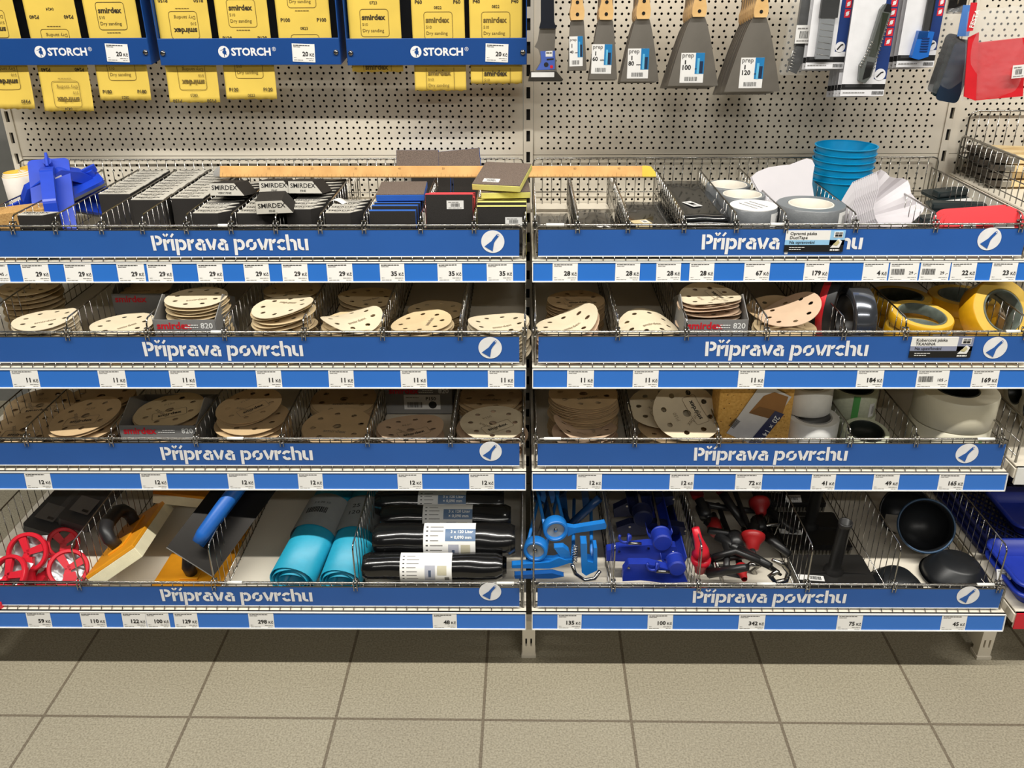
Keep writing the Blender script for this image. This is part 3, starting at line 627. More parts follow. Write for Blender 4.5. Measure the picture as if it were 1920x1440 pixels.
# duct tapes
M_duct = mat('grey_duct_tape', (112, 115, 118), .32, var=.06, scale=90, bump=.15, bscale=300); M_core = mat('card_core', (226, 220, 208), .7)
M_ductside = mat('duct_tape_side', (112, 118, 122), .4)
def tape(M, r0, r1, h, m, mside, mcore, label, cat='tape roll', name='tape_roll', lab=None, group=None, lid=None):
    t = thing(name, label, cat, M=M, group=group)
    MB().ring(r0+.003, r1, 0, h, m, 44, mt=mside, mi=mside).build('tape', t)
    MB().ring(r0, r0+.0032, -.0002, h+.0004, mcore, 40, c=.0005).build('core', t)
    if lab:
        a0, da, z0, z1, ml = lab; b = MB(); n = 12
        b.grid(lambda u, v: ((r1+.0005)*math.cos(a0+da*u), (r1+.0005)*math.sin(a0+da*u), z0+(z1-z0)*v), n, 1, ml)
        for q in range(22):
            u = .45+.5*q/22; w = .012 if q % 3 else .02; aa = a0+da*u
            b.grid(lambda uu, v: ((r1+.0009)*math.cos(aa+da*w*.5*uu), (r1+.0009)*math.sin(aa+da*w*.5*uu), z0+(z1-z0)*(.2+.6*v)), 1, 1, M_ink)
        b.build('label', t)
    if lid:
        MB().cyl(r1*.97, h, h+.0012, M_paper, 40).build('card_lid', t)
        b = MB()
        for q in range(3): tiny(b, -r1*.55, .012-q*.014, r1*1.1, tr(0, 0, h+.0012) @ rot('Z', .15), M_inkgrey, .003, q)
        b.build('printing', t)
    return t
Y_ = [-.385, -.29, -.185]
for k, (u, v, Y) in enumerate([(1413, 385, -.385), (1392, 363, -.29), (1366, 345, -.195)]):
    p = at(u, v, Y=Y); n = 2; h = (p.z-T[0]-.001)/n
    for q in range(n):
        tape(tr(p.x, Y, T[0]+.001+q*h) @ rot('Z', -1.2+k), .038, .049, h-.0006, M_duct, M_ductside, M_core, 'silver duct tape roll, %s of the %s pair from the front' % (['lower', 'upper'][q], ORD[k]), lab=(.2, .8, .006, h-.008, M_paper) if k == 0 else None, group='narrow silver duct tape rolls', lid=(k == 0 and q == 1))
p = at(1521, 381, Y=-.385); h = (p.z-T[0]-.001)/2
for q in range(2):
    tape(tr(p.x, p.y, T[0]+.001+q*h) @ rot('Z', -1.1), .042, .069, h-.0006, M_duct, M_ductside, M_core, 'wide silver duct tape roll at the front, '+['lower', 'upper'][q]+' of two', lab=(.15, .4, .004, h-.006, M_paper), group='wide silver duct tape rolls')
# blue mixing cups nested
M_cyan = mat('cyan_plastic', (0, 142, 194), .35)
pt_ = at(1584, 272, Y=-.16); pb = at(1578, 392, Y=-.16)
n = 6
for k in range(n):
    z0 = T[0]+.012+k*.0145; h = pt_.z-(T[0]+.012+(n-1)*.0145)
    b = MB(); r = .067; rb = .052; f = (r-rb)/h
    b.turned([(0, .002), (rb-.003, .002), (rb, .006), (r-.0008-f*.0135, h-.0135), (r-.0008, h-.002), (r+.0011, h-.0016), (r+.0011, h), (r-.0022, h), (r-.0024, h-.003), (rb-.001, .01), (0, .0045)], M_cyan, 56)
    tag(b.build('mixing_cup', M=tr(pt_.x+.0008*k, pt_.y, z0)), 'bright blue plastic mixing cup, %s from the top of the nested stack' % ORD[n-1-k], 'cup', 'nested blue cups')
tag(MB().lathe([(0, 0), (.05, 0), (.052, .004), (.054, .0125), (.05, .012), (.05, .004), (0, .004)], M_cyan, 40).build('cup_lid', M=tr(pt_.x, pt_.y, T[0])), 'bright blue plastic lid under the nested cups', 'lid')
# paper strainers: lobed flat paper cones standing in a pack
M_strain = mat('strainer_paper', (204, 200, 204), .75, var=.01)
OUT = [(1638, 392), (1642, 372), (1648, 352), (1647, 338), (1643, 322), (1652, 318), (1661, 323), (1668, 331), (1680, 334), (1692, 334), (1702, 338), (1706, 348), (1708, 362), (1716, 372), (1728, 380), (1733, 390), (1730, 398), (1716, 412), (1700, 424), (1672, 430), (1650, 424), (1642, 410)]
pl = at(1685, 375, Y=-.33)
nrm = Vector((.45, -.62, .64)).normalized(); ex = Vector((0, 0, 1)).cross(nrm).normalized(); ey = nrm.cross(ex)
def onplane(u, v):
    d = (at(u, v, Y=0)-CAM).normalized(); q = CAM+d*((pl-CAM).dot(nrm)/d.dot(nrm))-pl; return (q.dot(ex), q.dot(ey))
poly = [onplane(*q) for q in OUT]
FR = Matrix((ex, ey, nrm)).transposed().to_4x4(); FR.translation = pl
# each strainer is an open paper cone with a lobed rim; the cones sit inside one another, the innermost on top
n = len(poly); ax = FR.inverted() @ at(1594, 414, Y=-.325); vs = []; fs = []
for j in range(7):
    q = j/7
    for i in range(n*3):
        a_, c_ = Vector((*poly[i//3], 0)), Vector((*poly[(i//3+1) % n], 0)); e = a_.lerp(c_, (i % 3)/3); vs.append(e.lerp(ax, q*.97)+Vector((0, 0, -.006*math.sin(PI*q))))
m3 = n*3
for j in range(6):
    for i in range(m3): fs.append((j*m3+i, j*m3+(i+1) % m3, (j+1)*m3+(i+1) % m3, (j+1)*m3+i))
v_, f_ = thicken(vs, fs, .0006); me = MB().add(v_, f_, M_strain).mesh('paper_strainer'); dr = Vector(ax).normalized()
for k in range(13):
    o = put(me, 'paper_strainer', M=FR @ tr(dr*(.0042*k))); tag(o, 'white lobed paper strainer, %s from the top of the nested pack' % ORD[k], 'paper strainer', 'pack of white paper strainers')
OUT2 = [(1447, 400), (1430, 372), (1412, 340), (1409, 332), (1420, 322), (1440, 314), (1460, 311), (1480, 309), (1498, 302), (1512, 297), (1522, 300), (1527, 310), (1524, 325), (1522, 345), (1526, 372), (1524, 400), (1490, 410)]
pl = at(1470, 350, Y=-.25); nrm = Vector((.1, -.9, .4)).normalized(); ex = Vector((0, 0, 1)).cross(nrm).normalized(); ey = nrm.cross(ex)
poly = [onplane(*q) for q in OUT2]; FR = Matrix((ex, ey, nrm)).transposed().to_4x4(); FR.translation = pl
tag(MB().prism(poly, 0, .002, M_strain).build('paper_strainer', M=FR), 'single white paper strainer standing behind the silver tape rolls', 'paper strainer')
tag(MB().prism(poly, 0, .002, M_strain).build('paper_strainer', M=FR @ tr(-.002, -.001, -.003)), 'second white paper strainer directly behind the single standing one', 'paper strainer')
# red and black trays on the right
for k in range(3):
    p = at(1838-k*7, 424, Y=-.445+k*.02); b = MB()
    b.prism(rrect(.165, .052, .024, 6), 0, .004, M_red); b.prism(rrect(.15, .04, .018, 6), .004, .0075, M_red)
    if k == 0: sticker(b, .024, .022, tr(-.026, -.012, .0078), 4); b.box(.02, .06, -.016, -.006, .0075, .0078, M_sticker)
    tag(b.build('red_tray', M=tr(p.x, p.y, T[0]+.068-k*.002) @ rot('Y', -.07) @ rot('X', 1.05)), 'red rounded plastic spreader standing by the wire rim, %s from the front' % ORD[k], 'spreader', 'red plastic spreaders')
M_dkteal = mat('dark_green_black_plastic', (30, 40, 42), .3)
for k, (u, v, Y, rz, lb) in enumerate([(1775, 385, -.27, .2, 'front'), (1800, 372, -.2, -.15, 'middle'), (1790, 365, -.12, .35, 'rear')]):
    p = at(u, v, Y=Y); t = thing('plastic_spreader', 'dark green-black plastic spreader lying flat, %s one of the right bin' % lb, 'spreader', M=tr(p.x, p.y, T[0]+.016+.012*k) @ rot('Z', rz) @ rot('X', .12), group='dark plastic spreaders')
    MB().prism(rrect(.12, .1, .012, 4), 0, .006, M_dkteal).build('blade', t, bev=.001); MB().box(-.06, .06, -.012, .012, .006, .022, M_dkteal).build('grip_rib', t, bev=.004)
    s = MB(); s.box(-.05, .03, -.045, -.025, .0062, .0066, M_sticker); s.build('sticker', t)
p = at(1745, 400, Y=-.38); t = thing('cutter_knife', 'black tool with a white card lying in front of the dark spreaders', 'tool', M=tr(p.x, -.36, T[0]+.006) @ rot('Z', .5))
MB().box(-.07, .07, -.012, .012, 0, .018, M_black).build('body', t, bev=.004); MB().box(.0, .1, -.035, -.012, 0, .001, M_paper).build('card', t)
# ================================================================ sanding discs
M_disc = mat('beige_sanding_paper', (208, 186, 146), .75, var=.05, scale=25)
M_discpale = mat('pale_disc_backing', (214, 200, 172), .75, var=.04, scale=25)
M_discpink = mat('pinkish_disc_backing', (206, 178, 150), .75, var=.04, scale=25)
M_discbrown = mat('tan_disc_backing', (196, 168, 128), .75, var=.05, scale=25)
M_print = mat('disc_print', (148, 132, 108), .7)
CURL = {
 'flat': lambda x, y: .0008*math.sin(3*x)*math.sin(2*y),
 'soft': lambda x, y: .004*(x*x-.3*y*y),
 'bow': lambda x, y: .011*x*x-.002*y,
 'edge': lambda x, y: .012*max(0, x-.1)**2+.001*y,
 'wave': lambda x, y: .006*math.sin(2.2*x+.6)*(.6+.4*y),
 'fold': lambda x, y: .030*max(0, x+.1)**2-.004*y,
 'fold2': lambda x, y: .034*max(0, .8*x+.5*y)**2+.010*max(0, -x)**2,
 'bend': lambda x, y: -.020*x*x+.004*y,
 'saddle': lambda x, y: .012*x*x-.010*y*y}
def disc_geo(R, nh, rh, hr, centre, curl, th=.0009):
    seg = 32; vs = []; fs = []
    def V(r, a): vs.append((r*math.cos(a), r*math.sin(a))); return len(vs)-1
    r1, r2 = rh-hr*1.7, rh+hr*1.7; rc = centre if centre else 0
    radii = ([rc] if rc else [])+[rc+(r1-rc)*.5, r1]
    if not rc: c0 = V(0, 0)
    rings = [[V(r, 2*PI*k/seg) for k in range(seg)] for r in radii]
    if not rc: fs += [(c0, rings[0][k], rings[0][(k+1) % seg]) for k in range(seg)]
    for a, b in zip(rings, rings[1:]): fs += [(a[k], b[k], b[(k+1) % seg], a[(k+1) % seg]) for k in range(seg)]
    inner = rings[-1]; mid = [V(rh, 2*PI*k/seg) for k in range(seg)]; outer = [V(r2, 2*PI*k/seg) for k in range(seg)]
    step = seg//nh; hc = {(j*step+step//2) for j in range(nh)}
    for k in range(seg):
        if k in hc or (k+1) % seg in hc: continue
        n = (k+1) % seg; fs += [(inner[k], mid[k], mid[n], inner[n]), (mid[k], outer[k], outer[n], mid[n])]
    for k in hc:
        p, n = (k-1) % seg, (k+1) % seg; ang = 2*PI*k/seg; cx, cy = rh*math.cos(ang), rh*math.sin(ang)
        o = [mid[n], outer[n], outer[k], outer[p], mid[p], inner[p], inner[k], inner[n]]; ii = []
        for q in o:
            d = Vector((vs[q][0]-cx, vs[q][1]-cy)).normalized(); vs.append((cx+d.x*hr, cy+d.y*hr)); ii.append(len(vs)-1)
        for q in range(8): fs.append((o[q], o[(q+1) % 8], ii[(q+1) % 8], ii[q]))
    prev = outer
    for r in (r2+(R-r2)*.5, R):
        b = [V(r, 2*PI*k/seg) for k in range(seg)]; fs += [(prev[k], b[k], b[(k+1) % seg], prev[(k+1) % seg]) for k in range(seg)]; prev = b
    out = []
    for f in fs:
        a = sum(vs[f[i]][0]*vs[f[(i+1) % len(f)]][1]-vs[f[(i+1) % len(f)]][0]*vs[f[i]][1] for i in range(len(f)))
        out.append(f if a > 0 else f[::-1])
    c = CURL[curl]; V3 = [(x, y, c(x/R, y/R)) for x, y in vs]
    return thicken(V3, out, th)
_dm = {}
def disc_mesh(R, curl, m):
    k = (R, curl, m.name)
    if k not in _dm:
        v, f = disc_geo(R, 8, R*.68, R*.085, R*.12 if R > .07 else 0, curl); _dm[k] = MB().add(v, f, m, smooth=False).mesh('sanding_disc')
    return _dm[k]
_dp = {}
def disc_print(R, curl, style):
    k = (R, curl, style)
    if k not in _dp:
        c = CURL[curl]; b = MB(); W_ = lambda p: (p.x, p.y, c(p.x/R, p.y/R)+.0007+.0006*(p.x*p.x+p.y*p.y)/R/R)
        sh = lambda x, y, a=0: (lambda p: W_(rot('Z', a) @ (p+Vector((x, y, 0)))))
        b.text('smirdex', R*.2, M_ink if style else M_print, fn=sh(0, -R*.34, .15), bold=.02, align='CENTER')
        if style:
            b.text('P150', R*.15, M_print, fn=sh(0, R*.3, .15), align='CENTER'); b.text('smirdex', R*.2, M_print, fn=sh(0, R*.2, 2.2), align='CENTER')
            pts = rrect(R*.95, R*.42, R*.06, 3); n = len(pts)
            for i in range(n):
                p, q = Vector((*pts[i], 0)), Vector((*pts[(i+1) % n], 0)); d = (q-p)
                for s in range(max(1, int(d.length/(R*.12)))):
                    m_ = max(1, int(d.length/(R*.12))); a_, e_ = p+d*(s/m_), p+d*((s+1)/m_); w = Vector((-d.y, d.x, 0)).normalized()*R*.008
                    g = sh(0, -R*.28, .15); b.add([g(a_-w), g(e_-w), g(e_+w), g(a_+w)], [(0, 1, 2, 3)], M_print)
        _dp[k] = b.mesh('printing')
    return _dp[k]
def disc(M, R, curl, m, label, group, printed=None):
    o = put(disc_mesh(R, curl, m), 'sanding_disc', M=M); tag(o, label, 'sanding disc', group)
    if printed is not None: put(disc_print(R, curl, printed), 'printing', o)
    return o
def stack(where, u, v, Y, row, R=.0625, n=10, base=0, kinds=('soft', 'flat', 'wave'), top='flat', m=None, tilt=0, roll=0, rz=None, jit=.004, style=0, mt=None, under=None):
    """a pile of discs whose top disc is centred where the photo shows it"""
    w_ = where.replace(' of the ', ', ').replace(' in the ', ', ').replace('second shelf', 'second left shelf').replace('third shelf', 'third left shelf')
    p = at(u, v, Y=Y); z0 = T[row]+.002+base; m = m or M_disc; rnd = random.Random(where)
    for k in range(n):
        f = k/(n-1) if n > 1 else 1; z = z0+(p.z-z0)*f; last = k == n-1
        kd = top if last else kinds[rnd.randrange(len(kinds))]; j = 0 if last else jit
        M = tr(p.x+rnd.uniform(-j, j), p.y+rnd.uniform(-j, j), z) @ rot('Y', roll*f) @ rot('X', tilt*f) @ rot('Z', (rz if (last and rz is not None) else rnd.uniform(-.3, .3)+(rz or 0)))
        name = 'sanding disc, topmost of the '+w_ if last else 'sanding disc, %s from top of the %s' % (ORD[n-1-k], w_)
        disc(M, R, kd, (mt if (last and mt) else m), name, 'discs in the '+where, style if last else None)
def disc_box(u0, u1, vt, Y, row, depth, label, hgt=None, h=None, stick=False, num=True):
    a, c = at(u0, vt, Y=Y), at(u1, vt, Y=Y); w = c.x-a.x; h = a.z-T[row]-.001
    t = thing('disc_box', label, 'carton', ((a.x+c.x)/2, Y, T[row]+.001), group='grey disc cartons'); th = .0016
    b = MB(); b.box(-w/2, w/2, 0, th, 0, h, M_cardgrey); b.build('front_panel', t)
    b = MB(); b.box(-w/2, w/2, depth-th, depth, 0, h, M_cardgrey); b.build('rear_panel', t)
    for s in (-1, 1):
        b = MB(); b.prism([(0, 0), (depth, 0), (depth, h), (depth*.5, h*1.35), (.004, h)], s*w/2-th/2, s*w/2+th/2, M_cardgrey, Matrix(((0, 0, 1, 0), (1, 0, 0, 0), (0, 1, 0, 0), (0, 0, 0, 1)))); b.build('side_panel', t)
    MB().box(-w/2, w/2, 0, depth, 0, .0012, M_cardgrey).build('bottom', t)
    p = MB(); M = tr(0, -.0003, 0) @ UPR
    p.text('smirdex', min(.021, h*.8), M_redink, M @ tr(-w*.45, h-.019 if h > .024 else h*.2, .0003), .03)
    if num:
        p.text('820', min(.0165, h*.7), M_white, M @ tr(w*.46, h-.018 if h > .024 else h*.2, .0003), .02, 'RIGHT'); tiny(p, w*.06, h-.012, w*.16, M, M_white, .002, 3); tiny(p, w*.0, h-.017, w*.22, M, M_white, .002, 4)
    p.build('printing', t)
    if stick:
        s = MB(); s.box(-.035, .05, -.001, -.0004, h-.06, h-.022, M_sticker); M2 = tr(0, -.0012, 0) @ UPR
        bars(s, -.028, h-.055, .036, .014, M2, seed=3); tiny(s, -.03, h-.03, .03, M2, h=.002); s.text('P150', .012, M_ink, M2 @ tr(.016, h-.036, .0004), .02); s.add([(.032+x, h-.048+y, .0004) for x, y in circle(.0095, 20)], [tuple(range(20))], M_ink, M2); s.build('sticker', t)
    return t
S2 = lambda n, sd='left': '%s stack on the second %s shelf' % (n, sd)
# second shelf, left bay
stack('stack at the far left front of the second shelf', 85, 598, -.505, 1, n=12, top='soft', rz=.3, roll=-.06, mt=M_discpale, m=M_discpale)
stack('dark stack at far left rear of the second shelf', 55, 536, -.34, 1, n=9, top='flat', m=M_disc)
stack('low stack before the second bin of the second shelf', 230, 608, -.505, 1, n=9, top='soft', rz=.7, mt=M_discpale)
disc_box(208, 316, 551, -.36, 1, .13, 'grey disc carton with red lettering standing at the rear, second shelf left', num=False)
stack('stack inside the rear carton of the second shelf', 268, 541, -.29, 1, n=12, top='flat')
disc_box(286, 402, 600, -.545, 1, .135, 'grey disc carton with red lettering and 820, front of second left shelf')
stack('tall stack in the front carton of the second left shelf', 368, 557, -.475, 1, n=17, base=.002, kinds=('soft', 'wave', 'flat'), top='flat', rz=.2, mt=M_discpale, jit=.003)
stack('tall leaning stack in the fourth bin of the second shelf', 530, 574, -.505, 1, n=15, top='soft', rz=2.6, roll=-.12, mt=M_discpale, jit=.006)
stack('dark rear stack in the fourth bin of the second shelf', 548, 542, -.33, 1, n=8, top='flat')
stack('front stack in the fifth bin of the second shelf', 660, 598, -.505, 1, n=11, top='saddle', rz=.6, mt=M_discpale, jit=.008)
stack('rear stack in the fifth bin of the second shelf', 688, 557, -.345, 1, n=9, top='soft', rz=.5, roll=.05)
stack('front stack in the sixth bin of the second shelf', 790, 604, -.505, 1, n=11, top='soft', rz=1.2, jit=.005, roll=-.1)
stack('rear stack in the sixth bin of the second shelf', 818, 582, -.36, 1, n=7, top='soft', rz=.2, jit=.008)
stack('low stack in the seventh bin of the second shelf', 935, 608, -.505, 1, n=9, top='bow', rz=.25, mt=M_discpale, m=M_discpale, jit=.005, kinds=('bow', 'soft'))
# second shelf, right bay
stack('rear stack in the first bin of the second right shelf', 1080, 562, -.36, 1, n=13, top='flat', style=1, m=M_discbrown, jit=.005)
stack('crumpled front stack in the first bin of the second right shelf', 1062, 611, -.505, 1, n=7, top='fold', rz=.5, kinds=('fold', 'bow'), mt=M_discpale, m=M_discpink)
stack('curled stack in the second bin of the second right shelf', 1215, 601, -.5, 1, n=9, top='bend', rz=.2, kinds=('bend',), mt=M_discpale, m=M_disc, jit=.003)
disc_box(1284, 1404, 600, -.545, 1, .135, 'grey disc carton with red lettering and 820, front of second right shelf')
stack('tall stack in the carton of the second right shelf', 1331, 557, -.47, 1, n=16, base=.002, kinds=('bow', 'soft'), top='bow', rz=1.8, style=1, m=M_discpink, mt=M_discpale, jit=.005)
stack('bent stack in the fourth bin of the second right shelf', 1470, 606, -.5, 1, n=6, top='bend', rz=.1, kinds=('bend', 'soft'), m=M_disc)
for k, (u, v, Y, cu, rx, ry, rz, lb) in enumerate([(1455, 588, -.43, 'bow', .25, .1, .8, 'curled sanding disc lying behind the upturned one beside the tapes'), (1482, 585, -.49, 'bow', .1, -.38, .35, 'upturned sanding disc, curled edge raised beside the black tape rolls')]):
    p = at(u, v, Y=Y); disc(tr(p) @ rot('Y', ry) @ rot('X', rx) @ rot('Z', rz), .0625, cu, M_discpink if k else M_discbrown, lb, None)
# third shelf, left bay (150 mm)
R3 = .076
stack('stack leaning far left rear of the third shelf', 75, 760, -.38, 2, R=R3, n=7, top='flat', tilt=.12, style=1, m=M_discbrown)
stack('low stack in the far left corner of the third shelf', 45, 805, -.494, 2, R=R3, n=4, top='flat', tilt=.1, style=1, m=M_discbrown)
stack('leaning stack in the second bin of the third shelf', 160, 779, -.495, 2, R=R3, n=10, top='flat', tilt=.1, roll=-.14, style=1, m=M_discbrown, jit=.007)
stack('rear stack in the second bin of the third shelf', 190, 742, -.33, 2, R=R3, n=8, top='flat', m=M_discbrown)
disc_box(222, 366, 798, -.545, 2, .15, 'grey disc carton with red lettering and 820, front of the third shelf')
stack('tall stack in the carton of the third shelf', 318, 768, -.464, 2, R=R3, n=13, base=.002, top='flat', tilt=.05, roll=-.08, style=1, m=M_discbrown, mt=M_disc, jit=.008)
stack('wide lower stack in the fourth bin of the third shelf', 475, 783, -.495, 2, R=R3, n=10, top='soft', m=M_discbrown, jit=.006)
p = at(468, 760, Y=-.47); disc(tr(p) @ rot('X', .12) @ rot('Y', -.1) @ rot('Z', .5), .07, 'flat', M_discbrown, 'printed sanding disc resting on top of the fourth bin stack of the third shelf', None, 1)
p = at(466, 764, Y=-.47); disc(tr(p) @ rot('X', .1) @ rot('Y', -.08), .07, 'soft', M_discbrown, 'sanding disc just under the printed one in the fourth bin', None)
stack('front stack in the fifth bin of the third shelf', 632, 799, -.49, 2, R=R3, n=8, top='flat', tilt=.08, m=M_discbrown, jit=.003)
stack('rear stack in the fifth bin of the third shelf', 645, 748, -.32, 2, R=R3, n=9, top='flat', m=M_discbrown, tilt=.1)
stack('low curled stack in the sixth bin of the third shelf', 770, 806, -.494, 2, R=R3*.95, n=6, top='bow', rz=.3, kinds=('bow', 'soft'), style=1, m=M_discpink)
disc_box(722, 846, 724, -.33, 2, .16, 'grey disc carton with a white P150 sticker at the rear of the sixth bin', stick=True)
stack('front stack in the seventh bin of the third shelf', 924, 793, -.494, 2, R=R3*.93, n=9, top='soft', rz=.4, style=1, m=M_discpink, mt=M_discpale, jit=.01, tilt=.08)
stack('rear stack in the seventh bin of the third shelf', 920, 742, -.31, 2, R=R3, n=9, top='flat', m=M_discbrown, jit=.009)
# third shelf, right bay
stack('very tall stack in the first bin of the third right shelf', 1094, 738, -.42, 2, R=R3, n=24, kinds=('soft', 'wave', 'flat'), top='flat', m=M_discbrown, jit=.004)
stack('curled front stack in the first bin of the third right shelf', 1097, 806, -.495, 2, R=R3*.9, n=6, top='fold2', rz=2.6, kinds=('fold2', 'bow'), style=1, m=M_discpink, jit=.004, tilt=-.1)
stack('lower stack in the second bin of the third right shelf', 1258, 803, -.494, 2, R=R3*.93, n=6, top='soft', m=M_discbrown, style=1, jit=.01)
p = at(1288, 775, Y=-.5); disc(tr(p) @ rot('Y', .12) @ rot('X', .55) @ rot('Z', 1.9), R3*.97, 'bow', M_discpale, 'large sanding disc leaning upright with bold print, second bin of the third right shelf', None, 1)
p = at(1240, 762, Y=-.455); disc(tr(p) @ rot('X', .22) @ rot('Y', -.05) @ rot('Z', .3), R3*.95, 'flat', M_discpale, 'large sanding disc propped behind the upright printed one', None, 1)
p = at(1256, 812, Y=-.51); disc(tr(p.x, p.y, p.z) @ rot('X', -.1), R3*.8, 'bend', M_disc, 'plain orange-beige sanding disc arched at the front of the second right bin', None)
# ================================================================ tapes and sponge
M_ytape = mat('yellow_tape', (214, 160, 20), .4, var=.06, scale=60); M_yside = mat('yellow_tape_side', (214, 176, 72), .55)
M_ycore = mat('green_grey_core', (96, 104, 96), .4, var=.2, scale=60)
M_silver = mat('silver_film_tape', (120, 124, 132), .16, .85, var=.1, scale=30); M_tblack = mat('black_tape', (30, 29, 30), .45)
HX = lambda p, h: tr(p.x, p.y, p.z)
AXX = rot('Y', PI/2)
# two tapes standing on edge (axis along X)
p = at(1600, 600, Y=-.47); r = .064
tape(tr(p.x-.022, -.475, T[1]+r+.001) @ rot('Z', .06) @ AXX @ rot('Z', 1.2), .045, r, .042, M_silver, M_tblack, M_tblack, 'black and silver tape roll standing on edge beside the yellow tapes', lab=(.95, .45, .004, .038, M_sticker))
p = at(1552, 600, Y=-.42); r = .072
t = tape(tr(at(1560, 600, Y=-.42).x-.026, -.40, T[1]+r+.001) @ rot('Z', -.6) @ AXX, .05, r, .048, M_tblack, M_tblack, M_tblack, 'black tape roll with red stripes standing on edge left of the silver one')
MB().ring(r, r+.0006, .016, .03, M_red, 48, c=.0002).build('red_stripe', t)
p = at(1500, 545, Y=-.25)
t = tape(tr(p.x+.03, -.27, T[1]+.063) @ rot('Z', -.1) @ AXX, .045, .062, .048, M_tblack, M_tblack, M_tblack, 'black and red tape roll standing at the rear in the shade')
MB().ring(.062, .0626, .014, .034, M_red, 48, c=.0002).build('red_stripe', t)
# yellow tapes
p = at(1727, 588, Y=-.49); h = p.z-T[1]-.001
tape(tr(p.x, p.y, T[1]+.001) @ rot('X', 0), .044, .064, .05, M_ytape, M_yside, M_ycore, 'yellow carpet tape roll under the tilted one by the sign', group='yellow carpet tape rolls')
tape(tr(p.x, p.y, T[1]+.058) @ rot('X', .13) @ rot('Y', .06) @ rot('Z', -1.55), .044, .062, h-.056, M_ytape, M_yside, M_ycore, 'yellow carpet tape roll at front, tilted, showing its dark green core', lab=(0, .9, .002, (h-.056)*.42, M_sticker), group='yellow carpet tape rolls')
for k, (u, v, Y, r0, r1, lb) in enumerate([(1688, 553, -.33, .045, .066, 'left rear'), (1808, 553, -.33, .05, .074, 'right rear')]):
    p = at(u, v, Y=Y); h = (p.z-T[1]-.001)/2
    for q in range(2):
        tape(tr(p.x, p.y, T[1]+.001+q*h) @ rot('Z', -.9), r0, r1, h-.0006, M_ytape, M_yside, M_ycore, 'yellow tape roll, %s of the %s pair' % (['lower', 'upper'][q], lb), lab=(-.75, .25, .01, h-.01, M_sticker) if (k == 1 and q == 1) else None, group='yellow tape rolls at the rear')
p = at(1865, 592, Y=-.47)
tape(tr(p.x+.006, -.46, T[1]+.068) @ rot('Z', .25) @ rot('X', .95) @ rot('Z', 1.25) @ tr(0, 0, -.022), .042, .07, .046, M_ytape, M_yside, M_ycore, 'yellow tape roll leaning open towards the aisle, white barcode on its edge', lab=(-.1, 1.05, .012, .036, M_sticker))
# big sponge with label card
M_spg = mat('yellow_car_sponge', (206, 154, 72), .85, rgb2=(226, 178, 96), scale=160, bump=.6, bscale=420)
M_spgh = mat('sponge_pores', (104, 66, 24), .9)
a, c = at(1345, 819, Y=-.53), at(1482, 819, Y=-.53); w = c.x-a.x
t = thing('wallpaper_sponge', 'large yellow block sponge standing in the third bin with a slanted label card', 'sponge', ((a.x+c.x)/2-.004, -.53, T[2]+.001))
b = MB(); b.box(-w/2, w/2, 0, .07, 0, .19, M_spg); b.build('sponge_block', t, bev=.003)
b = MB(); rnd = random.Random(3)
for k in range(150):
    x, z, r = rnd.uniform(-w*.48, w*.48), rnd.uniform(.005, .185), rnd.choice([.0006, .0008, .001, .0016]); b.add([(x+r*math.cos(q*PI/3), -.0003, z+r*.8*math.sin(q*PI/3)) for q in range(6)], [tuple(range(6))], M_spgh)
b.build('pores', t)
pl = Vector((t.location.x, -.533, 0))
q = lambda u, v: (at(u, v, Y=-.533).x-t.location.x, at(u, v, Y=-.533).z-t.location.z)
k = MB(); M = tr(0, -.0028, 0) @ UPR
k.prism([q(1362, 812), q(1421, 729), q(1440, 722), q(1484, 744), q(1420, 838)], -.0006, .0006, mat('label_card_grey', (206, 204, 204), .55), M)
k.prism([q(1432, 742), q(1452, 735), q(1478, 744), q(1462, 790), q(1404, 774)], .0007, .001, mat('label_picture', (150, 104, 52), .6), M)
k.prism([q(1424, 762), q(1456, 770), q(1462, 790), q(1404, 774)], .0011, .0013, mat('label_picture_side', (122, 84, 42), .6), M)
k.prism([q(1453, 770), q(1470, 776), q(1424, 833), q(1400, 833)], .0014, .0017, mat('navy_label', (44, 48, 84), .5), M)
A = q(1464, 779); B = q(1430, 826); an = math.atan2(B[1]-A[1], B[0]-A[0])
k.text('20 × 14 × 7', .0165, M_white, M @ tr(A[0]-.011, A[1]+.001, .002) @ rot('Z', an), .01)
A = q(1376, 800); bars(k, 0, 0, .02, .014, M @ tr(A[0], A[1]-.004, .001) @ rot('Z', .95), seed=2)
k.build('label_card', t)
# white tapes
M_wtape = mat('white_tape_roll', (232, 231, 226), .45); M_wcore = mat('grey_card_core', (150, 149, 147), .6)
p = at(1524, 778, Y=-.49); h1 = p.z-T[2]-.001
tape(tr(p.x, p.y, T[2]+.001) @ rot('X', .02), .036, .055, h1, M_wtape, M_wtape, M_wcore, 'thick white tape roll at the front of the third right shelf', group='thick white tape rolls')
p2 = at(1516, 755, Y=-.46)
tape(tr(p.x-.008, p.y+.028, T[2]+.003+h1) @ rot('X', -.03), .036, .052, .06, M_wtape, M_wtape, M_wcore, 'thick white tape roll stacked on top of the front one', group='thick white tape rolls')
